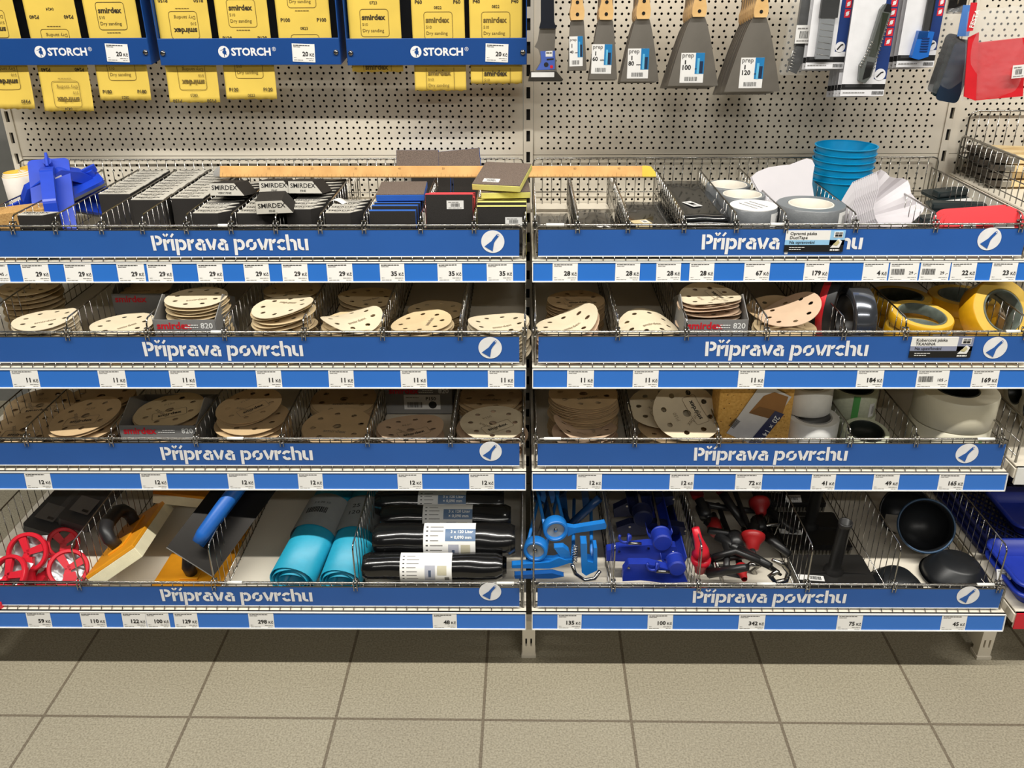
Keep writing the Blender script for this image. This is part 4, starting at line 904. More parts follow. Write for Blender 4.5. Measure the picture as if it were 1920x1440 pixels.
# glass-mesh tapes
M_mtape = mat('pale_green_mesh_tape', (196, 200, 176), .5, var=.06, scale=160); M_mcore = mat('dark_core', (34, 40, 36), .35)
M_green = mat('green_marker_tape', (84, 160, 84), .5)
p = at(1622, 797, Y=-.51)
tape(tr(p.x, p.y, T[2]+.001) @ rot('X', .18) @ tr(0, 0, .012), .034, .048, max(.03, p.z-T[2]-.02), M_mtape, M_mtape, M_mcore, 'pale mesh tape roll at front showing its dark core', group='pale mesh tape rolls')
t = tape(tr(at(1600, 760, Y=-.41).x, -.41, T[2]+.001), .036, .05, .05, M_mtape, M_mtape, M_mcore, 'pale mesh tape roll, lower of the rear pair', group='pale mesh tape rolls')
t = tape(tr(at(1600, 748, Y=-.41).x-.002, -.412, T[2]+.0515) @ rot('Z', -1.2), .036, .05, .06, M_mtape, M_mtape, M_mcore, 'pale mesh tape roll with a barcode sticker, upper of the rear pair', lab=(.05, .32, .008, .04, M_sticker), group='pale mesh tape rolls')
MB().grid(lambda u, v: (.0504*math.cos(-.72+.28*u), .0504*math.sin(-.72+.28*u), .06*v), 3, 1, M_green).build('green_band', t)
M_cream2 = mat('cream_tape_roll', (222, 216, 194), .4, var=.02)
p = at(1780, 795, Y=-.47); pc = at(1776, 742, Y=-.47)
for k in range(2):
    t = tape(tr(p.x-.004+.002*k, -.475, T[2]+.001+k*.069) @ rot('Z', -1.2), .04, .083, .068, M_cream2, M_cream2, M_mcore, 'large cream tape roll, %s of the right pair' % ['lower one with a green mark', 'upper one'][k], group='large cream tape rolls')
    if k == 0: MB().grid(lambda u, v: (.0834*math.cos(-.02+.12*u), .0834*math.sin(-.02+.12*u), .004+.053*v), 2, 1, M_green).build('green_mark', t)
# ================================================================ sandpaper dispensers on the back panel
M_navy = mat('dispenser_blue', (22, 70, 138), .4, var=.04, scale=5); M_navyd = mat('dispenser_shade', (20, 26, 38), .6)
M_yp = mat('yellow_paper', (228, 196, 84), .75, var=.05, scale=12); M_pr = mat('paper_print', (112, 92, 38), .7); M_prd = mat('paper_print_dark', (56, 46, 26), .7)
ST = [(-12, 0), (-3, 2), (2, 6), (6, 13), (8, 22), (3, 17), (7, 24), (13, 28), (12, 24), (22, 22), (17, 20), (9, 18)]
YD = -.105
def screen_roll(name_i, u0, u1, v1, up, low, label):
    """one paper roll with its hanging end; up/low: printed blocks [(kind, v, flipped)] over the bar and under it"""
    y = YD+.012; x0, x1 = at(u0, 73, Y=y).x, at(u1, 73, Y=y).x; w = x1-x0; xc = (x0+x1)/2; zb = at(u0, 75, Y=y).z; zt = 1.42; r = .05
    t = thing('sandpaper_roll', label, 'sandpaper roll', (xc, y, 0), group='yellow sandpaper rolls in the dispensers')
    b = MB(); zl = at(u0, v1, Y=y).z if v1 else 1.2
    # back of the strip: straight from the roll down behind the bar, then a gentle forward curl below it
    def fn(a, q):
        z = zt-(zt-zl)*q; f = max(0, (1.19-z)/.11); jag = .0016*math.sin(a*37)*math.sin(a*11+1) if q == 1 else 0
        return ((a-.5)*w, -.012*f*f+.004*math.sin(a*3.1)*f, z+jag)
    b.grid(fn, 24, 26, M_yp, th=.0005); b.build('paper_strip', t)
    b = MB(); b.lathe([(.018, -w/2), (r, -w/2), (r, w/2), (.018, w/2), (.018, -w/2)], M_yp, 32, tr(0, r, zt) @ rot('Y', PI/2), smooth=False); b.build('paper_roll', t)
    p = MB()
    for kind, v, fl in up+low:
        zc = at((u0+u1)/2, v, Y=y).z; f = max(0, (1.19-zc)/.11)
        M = tr(0, -.0012-.012*f*f-.0012*f, zc) @ rot('X', -.16*f) @ UPR @ (rot('Z', PI) if fl else Matrix())
        dark = M_prd if (v < 60 and kind == 'D') else M_pr
        if kind in 'BD':
            zlim = 1e9
            lines = [('smirdex', .0155, .0065, .035), ('510', .0085, -.0058, 0), ('Dry sanding', .0098, -.0185, 0)]
            for s, sz, dz, bo in lines:
                zz = zc+(-dz if fl else dz)
                if zz < zl+.004 or (v > 120 and zz > at(u0, 126, Y=y).z): continue
                p.text(s, sz, M_prd if (bo and dark is M_prd) else (dark if not bo else M_prd if v % 2 else dark), M @ tr(-.0275, dz, 0), bo)
            pts = rrect(.062, .056, .006, 3); n = len(pts)
            for i in range(n):
                a, c = Vector(pts[i]), Vector(pts[(i+1) % n]); d = c-a; nn = Vector((-d.y, d.x)).normalized()*.0005
                za, zc2 = zc+(-a.y if fl else a.y), zc+(-c.y if fl else c.y)
                if min(za, zc2) < zl+.002: 
                    if max(za, zc2) < zl+.002: continue
                    k = (max(za, zc2)-zl-.002)/max(1e-6, abs(za-zc2)); (a, c) = (a, a+(c-a)*k) if za > zc2 else (c, c+(a-c)*k)
                if v > 120 and max(za, zc2) > at(u0, 126, Y=y).z:
                    if min(za, zc2) > at(u0, 128, Y=y).z: continue
                p.add([(*(a-nn), 0), (*(c-nn), 0), (*(c+nn), 0), (*(a+nn), 0)], [(0, 1, 2, 3)], dark, M)
            if not fl and v < 100: tiny(p, -.016, -.0345, .03, M, dark, .0012, 3)
            if fl: tiny(p, -.016, -.0345, .03, M, dark, .0012, 3)
        else:
            if kind[0] == 'P':
                p.text(kind, .0105, M_prd, M @ tr(-w*.43, -.004, 0), .025); p.text(kind, .0105, M_prd, M @ tr(w*.43, -.004, 0), .025, 'RIGHT')
            else: p.text(kind, .0085, M_prd, M @ tr(0, -.003, 0), .01, 'CENTER')
    p.build('printing', t)
def dispenser(u0, u1, cu, tag_u, which):
    y = YD; a, c = at(u0, 98, Y=y), at(u1, 98, Y=y); xc = (a.x+c.x)/2; h = (c.x-a.x)/2; zt, zb = at(cu, 72, Y=y).z, at(cu, 122, Y=y).z
    t = thing('sandpaper_dispenser', 'blue steel sandpaper roll dispenser, %s on the left back panel' % which, 'dispenser', (xc, y, 0), group='blue sandpaper dispensers')
    b = MB(); b.box(-h, h, -.0015, 0, zb, zt, M_navy); b.box(-h, h, 0, .008, zt-.0015, zt, M_navy); b.build('front_bar', t, bev=.0008)
    for s in (-1, 1): MB().prism([(0, zb), (0, zt), (-.004, 1.5), (.1, 1.5), (.1, zb+.01)], s*h*1.0-.001, s*h*1.0+.001, M_navy, Matrix(((0, 0, 1, 0), (1, 0, 0, 0), (0, 1, 0, 0), (0, 0, 0, 1)))).build('side_plate', t)
    MB().box(-h, h, .088, .09, zt-.03, 1.5, M_navyd).build('rear_plate', t)  # dark colour holds the shade between the paper strips
    MB().tube([(-h, .062, 1.42), (h, .062, 1.42)], .006, M_chrome, 10).build('axle', t)
    for s in (-1, 1):
        b = MB(); b.lathe([(0, .0045), (.003, .0045), (.0052, .003), (.006, 0)], M_chrome, 18, tr(s*(h-.008), -.0015, (zt+zb)/2-.002) @ UPR); b.cyl(.0018, .0046, .0048, M_ink, 8, tr(s*(h-.008), -.0015, (zt+zb)/2-.002) @ UPR); b.build('screw', t)
    L = MB(); M = tr(at(cu, 97, Y=y).x-xc, -.0018, at(cu, 97, Y=y).z) @ UPR
    L.add([(u, v, 0) for u, v in circle(.0123, 36)], [tuple(range(36))], M_signw, M)
    bird = [(-.009, .0025), (-.002, .0048), (.001, .0078), (.0035, .0088), (.0052, .0068), (.0042, .0035), (.006, .0004), (.0052, -.004), (.0068, -.0078), (.0035, -.0052), (.0012, -.0052), (.0008, -.0105), (-.0004, -.0105), (-.0004, -.0048), (-.003, -.002), (-.0028, .0012), (.0012, .0042), (.0004, .0048), (-.0035, .0034)]
    L.add([(x, y_, .0004) for x, y_ in bird], [tuple(range(len(bird)))], M_navy, M)
    L.text('STORCH', .0225, M_signw, M @ tr(.0165, -.0078, 0), .035); L.text('®', .012, M_signw, M @ tr(.1075, .001, 0))
    L.build('lettering', t)
    q = at(tag_u, 99, Y=y); M = tr(q.x, y-.0022, q.z-.0189) @ rot('Y', .04)
    k = thing('price_card', 'white card priced 20 Kč on the front of the %s blue dispenser' % which.split(' ')[0], 'price card', M=M, group='price cards on the dispensers')
    MB().box(-.025, .025, -.0002, .0003, 0, .0378, M_paper).build('card', k); put(price_print(.05, '20'), 'printing', k, tr(0, -.0002, 0))
dispenser(-58, 280, 62+14, 220, 'leftmost'); dispenser(299, 637, 420, 569, 'middle'); dispenser(651, 987, 780, 931, 'rightmost')
NL = ['first', 'second', 'third']
for n, (u0, u1, v1, up, low) in enumerate([
    (-54, 40, 204, [('B', 45, 1)], [('B', 143, 1), ('P320', 190, 1)]),
    (58, 153, 208, [('0424', 17, 1), ('P240', 32, 1), ('B', 80, 1)], [('P240', 131, 1), ('B', 176, 1), ('0424', 203, 1)]),
    (168, 266, 188, [('D', 30, 0)], [('B', 126, 0), ('P180', 171, 0), ('0823', 182, 1)]),
    (301, 398, 192, [('P150', 1, 1), ('B', 47, 1)], [('B', 144, 1), ('0823', 178, 1), ('P150', 189, 1)]),
    (411, 508, 186, [('B', 25, 0), ('P120', 71, 0)], [('B', 122, 0), ('P120', 167, 0), ('0823', 178, 0)]),
    (523, 622, None, [('B', -12, 0), ('P100', 37, 0), ('0823', 53, 0), ('B', 90, 0)], []),
    (656, 753, 135, [('0723', 5, 0), ('B', 43, 0)], [('B', 136, 0)]),
    (774, 872, 170, [('P60', 3, 0), ('0822', 14, 0), ('B', 48, 0)], [('B', 146, 0)]),
    (881, 979, 157, [('P40', 2, 0), ('0822', 12, 0), ('B', 48, 0)], [('B', 147, 0)])]):
    screen_roll(n, u0, u1, v1, up, low, 'yellow printed sandpaper roll, %s from the left in the %s dispenser' % (NL[n % 3], ['leftmost', 'middle', 'rightmost'][n//3]))
# ================================================================ spatulas on hooks
M_beech = mat('beech_handle', (208, 166, 106), .5, rgb2=(222, 184, 126), scale=30)
M_blade = mat('polished_blade', (176, 170, 162), .42, 1, var=.1, scale=14)
M_lblue = mat('label_blue', (30, 118, 176), .45)
def hook(x, z, l, label, rise=.17):
    t = thing('peg_hook', label, 'hook', (x, 0, z), group='chrome peg hooks')
    MB().tube([(0, 0, -.02), (0, -.006, -.002), (0, -l*.5, rise*l*.5), (0, -l, rise*l), (0, -l-.008, rise*l+.008)], .0026, M_chrome, 8).build('wire', t)
    MB().box(-.02, .02, -.004, -.0005, -.03, .006, M_chrome).build('back_plate', t)
def spatula_mesh(wt, wb, hb, ht):
    b = MB(); n = 8; L = []; 
    for i in range(n+1):
        q = i/n; w = wt+(wb-wt)*(q**.8*.9+.1*q); L.append((w/2, -hb*q))
    poly = L+[(-x, z) for x, z in L[::-1]]
    b.prism(poly, -.0006, .0006, M_blade, UPR)
    b.prism([(wt/2-.001, 0), (-wt/2+.001, 0), (-wt/2+.001, .05), (wt/2-.001, .05)], -.0006, .0006, M_blade, UPR)
    bl = b.mesh('blade')
    h = MB(); w0 = .0145 if wt > .02 else .0135
    pr = [(w0*.86, .002), (w0, .008), (w0*1.02, .02), (w0*.8, .034), (w0*.72, .05), (w0*.8, .08), (w0*.95, .105), (w0*.8, .12), (w0*.4, .126)]
    h.prism(pr+[(-x, z) for x, z in pr[::-1]], -.0095, .0095, M_beech, UPR)
    s = MB()
    for z in (.013, .036): s.cyl(.0036, .0095, .0102, M_chrome, 12, tr(0, 0, z) @ UPR); s.box(-.003, .003, -.0104, -.0102, z-.0005, z+.0005, M_ink)
    return bl, h.mesh('handle'), s.mesh('rivets')
def spat_label(mm, lw, lh):
    b = MB(); M = UPR
    b.box(-lw/2, lw/2, -.0003, 0, -lh, 0, M_sticker)
    b.box(lw*.12, lw/2, -.0005, -.0003, -lh*.7, 0, M_lblue); b.box(lw*.2, lw*.3, -.0007, -.0005, -lh*.7, -lh*.18, mat('label_sky', (96, 176, 214), .5)); b.box(lw*.3, lw*.45, -.0007, -.0005, -lh*.68, -lh*.28, mat('label_navy', (20, 40, 70), .5))
    M2 = tr(0, -.0006, 0) @ UPR
    b.text('prep', lw*.27, M_inkgrey, M2 @ tr(-lw*.46, -lh*.15, 0), .02); b.text('%d' % mm, lw*.27, M_ink, M2 @ tr(-lw*.46, -lh*.56, 0), .03); b.text('mm', lw*.13, M_ink, M2 @ tr(-lw*(.46-.19*len(str(mm))), -lh*.56, 0), .02)
    b.box(-lw*.33, -lw*.28, -.0006, -.0003, -lh*.38, -lh*.24, M_ink)
    bars(b, -lw*.3, -lh*.94, lw*.55, lh*.14, M, seed=mm, zz=.0005)
    return b.mesh('label')
WN = {40: 'narrowest', 60: 'second narrowest', 80: 'middle-width', 100: 'second widest', 120: 'widest'}
SPAT = [(40, 1070, 1094.5, 1065, 1099.8, 39, 131.5, 2, (1072, 1092, 68, 124)), (60, 1122, 1149, 1104, 1157, 38.5, 149, 3, (1116, 1148, 83, 138)), (80, 1192, 1218, 1163, 1235, 37, 153, 4, (1183, 1216, 91, 147)),
        (100, 1296, 1322, 1252, 1346, 33, 161, 6, (1283, 1319, 99, 155)), (120, 1411, 1437, 1357.6, 1461.8, 34, 172, 7, (1395, 1429, 108, 165))]
for mm, a, c, d, e, v0, v1, n, lb in SPAT:
    Y = -.185; A, C, D, E = at(a, v0, Y=Y), at(c, v0, Y=Y), at(d, v1, Y=Y), at(e, v1, Y=Y)
    xc = (A.x+C.x)/2; hb = A.z-D.z; wt, wb = C.x-A.x, E.x-D.x
    skew = (D.x+E.x)/2-xc
    bl, hd, rv = spatula_mesh(wt, wb, hb, 0)
    hook(xc, A.z+.117-.2*.15, .215, 'chrome peg hook carrying the %s spatulas' % WN[mm])
    for k in range(n):
        y = Y+.0215*k*(1 if n < 5 else .92); z = A.z-.17*.0215*k
        t = thing('spatula', ('steel spatula with beech handle and price label, front of the %s group' % WN[mm]) if k == 0 else 'steel spatula, %s behind the front one in the %s group' % (ORD[k-1], WN[mm]), 'spatula', M=tr(xc, y, z) @ rot('Y', math.atan2(skew, hb)*-1+random.uniform(-.02, .02)*(k > 0)), group=WN[mm]+' steel spatulas')
        put(bl, 'blade', t); put(hd, 'handle', t); put(rv, 'rivets', t)
        if k == 0:
            P0, P1 = at(lb[0], lb[2], Y=Y), at(lb[1], lb[3], Y=Y); put(spat_label(mm, P1.x-P0.x+.004, P0.z-P1.z), 'label', t, tr((P0.x+P1.x)/2-xc-.004, -.0008, P0.z-A.z))
# broad scraper with blue label
Y = -.15; p = at(1026, 52, Y=Y); t = thing('wallpaper_scraper', 'wallpaper scraper with black grip, blue label and wide flat foot by the middle upright', 'scraper', p)
q = lambda u, v: (at(u, v, Y=Y).x-p.x, at(u, v, Y=Y).z-p.z)
MB().prism([q(1011, 53), q(1043, 53), q(1039, 40), q(1038, -30), q(1034, -50), q(1018, -50), q(1014, -30), q(1014, 40)], -.009, .009, mat('navy_black_grip', (22, 26, 36), .4), UPR).build('grip', t, bev=.004)
MB().prism([q(1012, 52), q(1042, 52), q(1040, 92), q(1044, 134), q(1002, 134), q(1012, 118), q(1013, 105), q(1009, 92), q(1002, 88), q(1008, 76)], -.0008, .0008, M_blade, UPR).build('plate', t)
MB().prism([q(995, 134), q(1043, 133), q(1056, 149), q(1053, 152), q(990, 152), q(991, 147)], -.006, .006, M_steel, UPR).build('foot', t, bev=.001)
b = MB(); M = tr(0, -.0012, 0) @ UPR
b.prism([q(1013, 96), q(1041, 95), q(1040, 130), q(1006, 131), q(1015, 115)], 0, .0004, mat('scraper_label', (70, 96, 176), .5), M); b.prism([q(1023, 96), q(1036, 95), q(1036, 106), q(1023, 106)], .0005, .0007, M_sticker, M); b.prism([q(1025, 110), q(1038, 109), q(1038, 112), q(1025, 113)], .0005, .0007, M_ink, M); b.add([(*(Vector(q(1024, 121))+Vector(c)), .0008) for c in circle(.005, 14)], [tuple(range(14))], M_ink, M); b.add([(*(Vector(q(1034, 125))+Vector(c)), .0008) for c in circle(.0035, 14)], [tuple(range(14))], M_redink, M)
tiny(b, q(1024, 100)[0], q(1024, 100)[1], .012, M @ tr(0, 0, .0006), M_ink, .002); b.box(q(996, 140)[0], q(1039, 140)[0], -.0075, -.0062, q(996, 144)[1], q(996, 135)[1], M_sticker); b.build('label', t)
hook(p.x, p.z+.1, .165, 'chrome peg hook carrying the wallpaper scraper')
# ================================================================ carded cutters
M_film = film('clear_film', clear=.9); M_cardw = mat('blister_card_white', (222, 222, 226), .5); M_cardblue = mat('blister_card_blue', (24, 52, 112), .45)
M_blister = film('blister_shell', clear=.965, rough=.05); M_cutter = mat('cutter_grey', (112, 116, 114), .35, .5); M_cblue = mat('cutter_blue', (26, 96, 182), .4)
M_band = mat('card_black_band', (18, 18, 20), .5); M_icon = mat('icon_red', (204, 34, 48), .5)
def blister(uL, uR, vB, Y, n, kind, label, htop=.26):
    a, c = at(uL, vB, Y=Y), at(uR, vB, Y=Y); w = c.x-a.x; xc = (a.x+c.x)/2
    cm = MB(); cm.box(-w/2, w/2, -.0004, .0004, 0, htop, M_cardw); cm = cm.mesh('card')
    pm = MB(); pm.box(w*.22, w/2, -.0007, -.0004, .034, htop, M_cardblue); pm.box(-w/2, w/2, -.0008, -.0004, .013, .024, M_band); M = tr(0, -.0008, 0) @ UPR
    pm.add([(w*.34+x, .043+y, .0004) for x, y in circle(w*.13, 24)], [tuple(range(24))], M_cardw, M); stroke(pm, [(w*.27, .038), (w*.36, .047), (w*.41, .048)], .003, M_ink, M, .0009)
    for k in range(9):
        z = .1+k*.0185
        if z < htop-.02: pm.box(w*.33, w*.48, -.001, -.0006, z, z+.0155, M_icon); pm.add([(w*.405+x, z+.0075+y*1.2, .0004) for x, y in circle(.0035, 8)], [tuple(range(8))], M_cardw, M); stroke(pm, [(w*.37, z+.003), (w*.44, z+.012)], .002, M_cardw, M, .0005)
    tiny(pm, -w*.45, .006, w*.5, M, M_inkgrey, .0016, 3); bars(pm, w*.22, .003, w*.25, .007, M, seed=4)
    pm = pm.mesh('printing')
    tool = MB(); zt = htop-.06
    if kind == 'blades':
        x0, x1 = -w*.3, w*.08; tool.box(x0, x1, -.009, -.001, .02, .115, mat('blade_pack', (150, 154, 158), .25, .4)); tool.box(x0-.002, x1+.004, -.0105, -.001, .1, .135, M_black)
        for k in range(7): tool.tube([(x0+.002, -.0092, .03+k*.012), (x1-.002, -.0092, .026+k*.012)], .0004, M_steel, 4)
    elif kind == 'knife':
        K = tr(-.004, -.006, .03) @ rot('Y', .16)
        tool.prism([(-.011, .0), (.004, -.003), (.012, .012), (.012, .14), (.004, .152), (-.006, .15), (-.011, .14), (-.011, .05), (-.018, .03)], -.005, .005, M_cutter, K @ UPR); tool.prism([(-.004, .004), (.009, .012), (.009, .04), (-.006, .04)], -.007, .006, M_black, K @ UPR)
        tool.prism([(-.006, .05), (.008, .05), (.008, .135), (-.006, .135)], -.0058, .0055, mat('knife_slot', (70, 76, 64), .3, .6), K @ UPR); tool.prism([(-.004, .138), (.011, .138), (.007, .152), (-.002, .152)], -.0065, .006, M_black, K @ UPR)
        for k in range(9): tool.tube([(-.019+k*.0011, -.005, .03+k*.006), (-.013+k*.0011, -.005, .027+k*.006)], .0013, M_steel, 5, M=K)
        for k in range(14): tool.tube([(.010, -.0055, .03+k*.007), (.014, -.0055, .03+k*.007)], .001, M_steel, 5, M=K)
    else:
        tool.prism([(-w*.2, .02), (0, .016), (w*.24, .022), (w*.28, .07), (-w*.12, .072)], -.009, .009, M_cblue, tr(0, -.006, 0) @ UPR); tool.box(w*.0, w*.2, -.008, -.002, .072, .2, M_black)
        for k in range(6): tool.box(-w*.02, w*.18, -.0165, -.0145, .032+k*.005, .034+k*.005, M_cardblue)
    tool = tool.mesh('cutter')
    sh = MB(); f = .014
    sh.grid(lambda u, v: (-w*.42+w*.62*u, -.001-f*(1 if (.12 < u < .88 and .1 < v < .95) else 0), .018+(htop-.03)*v), 8, 12, M_blister, smooth=False); sh = sh.mesh('blister_shell')
    hook(xc+.004, a.z+htop-.03, -Y+.02, 'chrome peg hook carrying the '+label[1]+' cards')
    for k in range(n):
        t = thing('blister_card', (label[0]+', front of its hook') if k == 0 else 'blister card %s behind the front %s card' % (ORD[k-1], label[1]), 'blister card', (xc+random.uniform(-.001, .001), Y+.021*k, a.z-.0034*k), group='blister cards with %s' % label[1])
        put(cm, 'card', t); put(pm, 'printing', t)
        if k == 0: put(tool, 'cutter', t); put(sh, 'blister_shell', t)
blister(1510, 1581, 129, -.2, 5, 'blades', ('white and blue blister card of snap-off blades with a black cap', 'blade pack'))
blister(1574, 1655, 180, -.215, 5, 'knife', ('white and blue blister card holding a grey snap-off knife', 'snap-off knife'), .3)
blister(1680, 1750, 126, -.2, 5, 'scraper', ('white and blue blister card holding a blue-handled scraper', 'blue scraper'))
# bagged cutter
Y = -.16; p = at(1488, 140, Y=Y); t = thing('bagged_cutter', 'small clear bag with a black and chrome cutter beside the widest spatulas', 'bagged tool', p)
b = MB(); b.grid(lambda u, v: ((u-.5)*.062+.012*v, -.008-.012*math.sin(PI*u)*(.4+.6*math.sin(PI*v))+.003*math.sin(v*14+u*5), v*.2), 8, 16, M_film); b.grid(lambda u, v: ((u-.5)*.062+.012*v, .008+.008*math.sin(PI*u), v*.2), 4, 8, M_film); b.build('clear_bag', t)
b = MB(); b.prism([(-.012, .008), (.004, .002), (.016, .03), (.014, .17), (-.004, .17), (-.006, .05)], -.006, .006, M_black, UPR); b.build('cutter_body', t, bev=.002)
b = MB()
for k in range(8): b.tube([(-.014+k*.0008, -.007, .012+k*.0058), (-.006+k*.0008, -.007, .01+k*.0058)], .0014, M_chrome, 6)
b.tube([(-.016, -.006, .006), (-.014, -.006, .03), (-.006, -.006, .06)], .002, M_chrome, 6); b.build('chrome_grip', t)
b = MB(); sticker(b, .034, .036, tr(.004, -.0225, .083) @ UPR, 6); b.build('label', t)
hook(p.x+.014, p.z+.19, .17, 'chrome peg hook carrying the bagged cutter')
# bags of black tools and red pouch
def pouch(poly_px, Y, dep, label, colour, n_in, name, stick=False):
    c = at(sum(q[0] for q in poly_px)/len(poly_px), sum(q[1] for q in poly_px)/len(poly_px), Y=Y); t = thing(name, label, 'bagged tool', c)
    P_ = [at(u, v, Y=Y) for u, v in poly_px]
    def fn(s):
        def g(u, v):
            a = P_[0]+(P_[1]-P_[0])*u; e = P_[3]+(P_[2]-P_[3])*u; q = a+(e-a)*v-c
            return (q.x, s*dep*math.sin(PI*u)**.6*math.sin(PI*min(1, v*1.0+.02))**.5+.003*math.sin(9*v+6*u), q.z+.002*math.sin(u*20))
        return g
    b = MB(); b.grid(fn(-1), 12, 16, M_film); b.grid(fn(1), 8, 8, M_film); b.build('clear_bag', t)
    return t, c
t, c = pouch([(1760, 25), (1822, 5), (1812, 178), (1735, 172)], -.17, .02, 'clear bag of black rubber squeegees hanging left of the red pouch', None, 3, 'bagged_squeegees')
for k in range(3):
    q = at(1772+k*9, 120+k*8, Y=-.17)-c; MB().prism(rrect(.03+.01*k, .12, .01), -.002, .002, [M_black, M_dkteal, mat('blue_black', (24, 44, 66), .4)][k], tr(q.x, .008-.008*k, q.z) @ rot('Y', .17) @ UPR).build('squeegee', t)
MB().box(-.012, .012, -.022, -.021, .04, .1, mat('header_blue', (70, 120, 190), .5), tr(.01, 0, -.01)).build('header', t)
hook(c.x+.02, c.z+.11, .2, 'chrome peg hook carrying the bag of squeegees')
t, c = pouch([(1815, 22), (1925, 8), (1918, 184), (1802, 190)], -.22, .018, 'clear pouch with a bright red plastic scraper at the right edge', None, 1, 'red_pouch')
q = lambda u, v: (at(u, v, Y=-.22).x-c.x, at(u, v, Y=-.22).z-c.z)
MB().prism([q(1832, 80), q(1924, 70), q(1916, 180), q(1826, 188)], -.004, .004, M_red, UPR).build('red_scraper', t, bev=.002)
MB().prism([q(1812, 70), q(1832, 60), q(1826, 188), q(1804, 180)], .006, .009, M_red, UPR).build('red_scraper', t)
b = MB(); b.prism([q(1812, 4), q(1824, 4), q(1816, 56), q(1804, 58)], .0195, .0203, M_redink, UPR); b.text('FESTA', .013, M_white, tr(q(1812, 52)[0]+.004, -.0212, q(1812, 52)[1]) @ rot('Y', .18) @ UPR @ rot('Z', PI/2), .02); b.build('header', t)
b = MB(); sticker(b, .026, .026, tr(q(1901, 132)[0], -.0195, q(1901, 132)[1]) @ rot('Y', -.1) @ UPR, 5); b.build('label', t)
hook(c.x, c.z+.1, .26, 'chrome peg hook carrying the red pouch')
# ================================================================ bottom shelf, left bay
Z4 = T[3]
YZ = Matrix(((0, 0, 1, 0), (1, 0, 0, 0), (0, 1, 0, 0), (0, 0, 0, 1)))       # prism drawn in (y,z), extruded along x
def frame(o, x, y):
    """matrix with the given x direction and y direction made square to it"""
    x = x.normalized(); y = (y-x*y.dot(x)).normalized(); z = x.cross(y)
    m = Matrix((x, y, z)).transposed().to_4x4(); m.translation = o; return m
M_redr = mat('raspberry_red_plastic', (208, 32, 50), .35)
M_bagf = film('smoky_film', (120, 122, 126), .82, .15)
for k, (u, v, Y, r, rx, rz, lb) in enumerate([
    (52, 1036, -.60, .044, 1.0, .1, 'red plastic sander ring standing highest, far left of the bottom shelf'), (15, 1080, -.655, .046, .75, -.3, 'red plastic sander ring lying in the front left corner of the bottom shelf'),
    (128, 1066, -.635, .042, .9, .5, 'red plastic sander ring beside the orange sponge float'), (88, 1072, -.60, .04, .5, -.5, 'red plastic sander ring wedged low between the others'), (118, 1018, -.52, .036, 1.1, .8, 'red plastic sander ring behind, half hidden under the grey bag')]):
    p = at(u, v, Y=Y); t = thing('sander_ring', lb, 'hand tool', M=tr(p) @ rot('Z', rz) @ rot('X', rx), group='red plastic rings on the bottom shelf')
    b = MB(); b.ring(r-.009, r, -.007, .007, M_redr, 40); b.build('ring', t)
    b = MB()
    for a in (.3, 1.9, 4.4): b.prism([(0, -.006), (r-.005, -.0085), (r-.005, .0085), (0, .006)], -.004, .004, M_redr, rot('Z', a))
    b.build('spokes', t)
    b = MB(); b.prism([(-.012, -.01), (.012, -.01), (.016, -.05-r*.4), (-.016, -.05-r*.4)], -.006, .006, M_redr); b.build('neck', t)
    if k in (0, 1, 2): MB().grid(lambda uu, vv: ((uu-.5)*r*1.6, (vv-.5)*r*1.6, -.014+.004*math.sin(uu*9+vv*7)), 8, 8, mat('silver_lining', (190, 192, 194), .3, .6)).build('silver_foil', t)
a, c = at(130, 1000, Y=-.52), at(188, 925, Y=-.33)
for k, (dx, lb) in enumerate([(0, 'dark grey bagged hand tool lying behind the red rings, right one'), (-.085, 'dark grey bagged hand tool lying behind the red rings, left one')]):
    t = thing('bagged_sander', lb, 'bagged tool', M=frame(Vector((a.x+dx, -.50, Z4+.045+.02*(k == 0))), Vector((.12, 1, .08)), Vector((-1, .1, .3))))
    MB().prism(rrect(.25, .075, .01), 0, .02, mat('dark_grey_plastic', (34, 34, 36), .5), tr(.12, 0, 0)).build('tool_body', t, bev=.003)
    MB().grid(lambda u, v: (-.02+u*.29, (v-.5)*.095, .024+.004*math.sin(u*16)*math.sin(v*6)), 16, 6, M_bagf).build('clear_bag', t)
    b = MB(); b.box(.02, .075, -.022, .022, .03, .0305, mat('dim_label', (96, 95, 94), .6)); b.box(.026, .034, -.018, -.004, .0307, .031, M_ink); b.build('label', t)
# floats
M_orange = mat('orange_plastic', (226, 152, 30), .4); M_foam = mat('cream_foam', (232, 224, 190), .8, bump=.2, bscale=400); M_grip = mat('black_grip', (34, 34, 36), .42)
def foam_float(M, label, L=.28, W=.13, grip=True):
    """origin at the near right corner of the plate; x along the short side, y along the length, +z is the handle side"""
    t = thing('sponge_float', label, 'plastering float', M=M, group='orange floats')
    b = MB(); b.box(-W, 0, 0, L, 0, .008, M_orange); b.build('plate', t, bev=.001)
    b = MB(); b.box(-W, 0, 0, L, -.026, 0, M_foam); b.build('foam', t, bev=.001)
    b = MB(); x = -W*.5
    b.tube([(x, .07, .012), (x, .062, .034), (x, .075, .052), (x, .10, .06), (x, L-.10, .06), (x, L-.075, .052), (x, L-.062, .034), (x, L-.07, .012)], [.013, .0145, .015, .0155, .0155, .015, .0145, .013], M_grip, 14); b.build('grip', t)
    MB().box(x-.02, x+.02, .05, L-.05, .008, .012, M_orange).build('grip_base', t, bev=.001)
    return t
P0, Pa, Pb = at(252, 1027, Y=-.654), at(166, 1086, Y=-.68), at(322, 925, Y=-.346)
foam_float(frame(P0+Vector((0, 0, 0)), P0-Pa, Pb-P0), 'orange float with thick cream foam standing on its corner by the red rings', L=.27, W=.122)
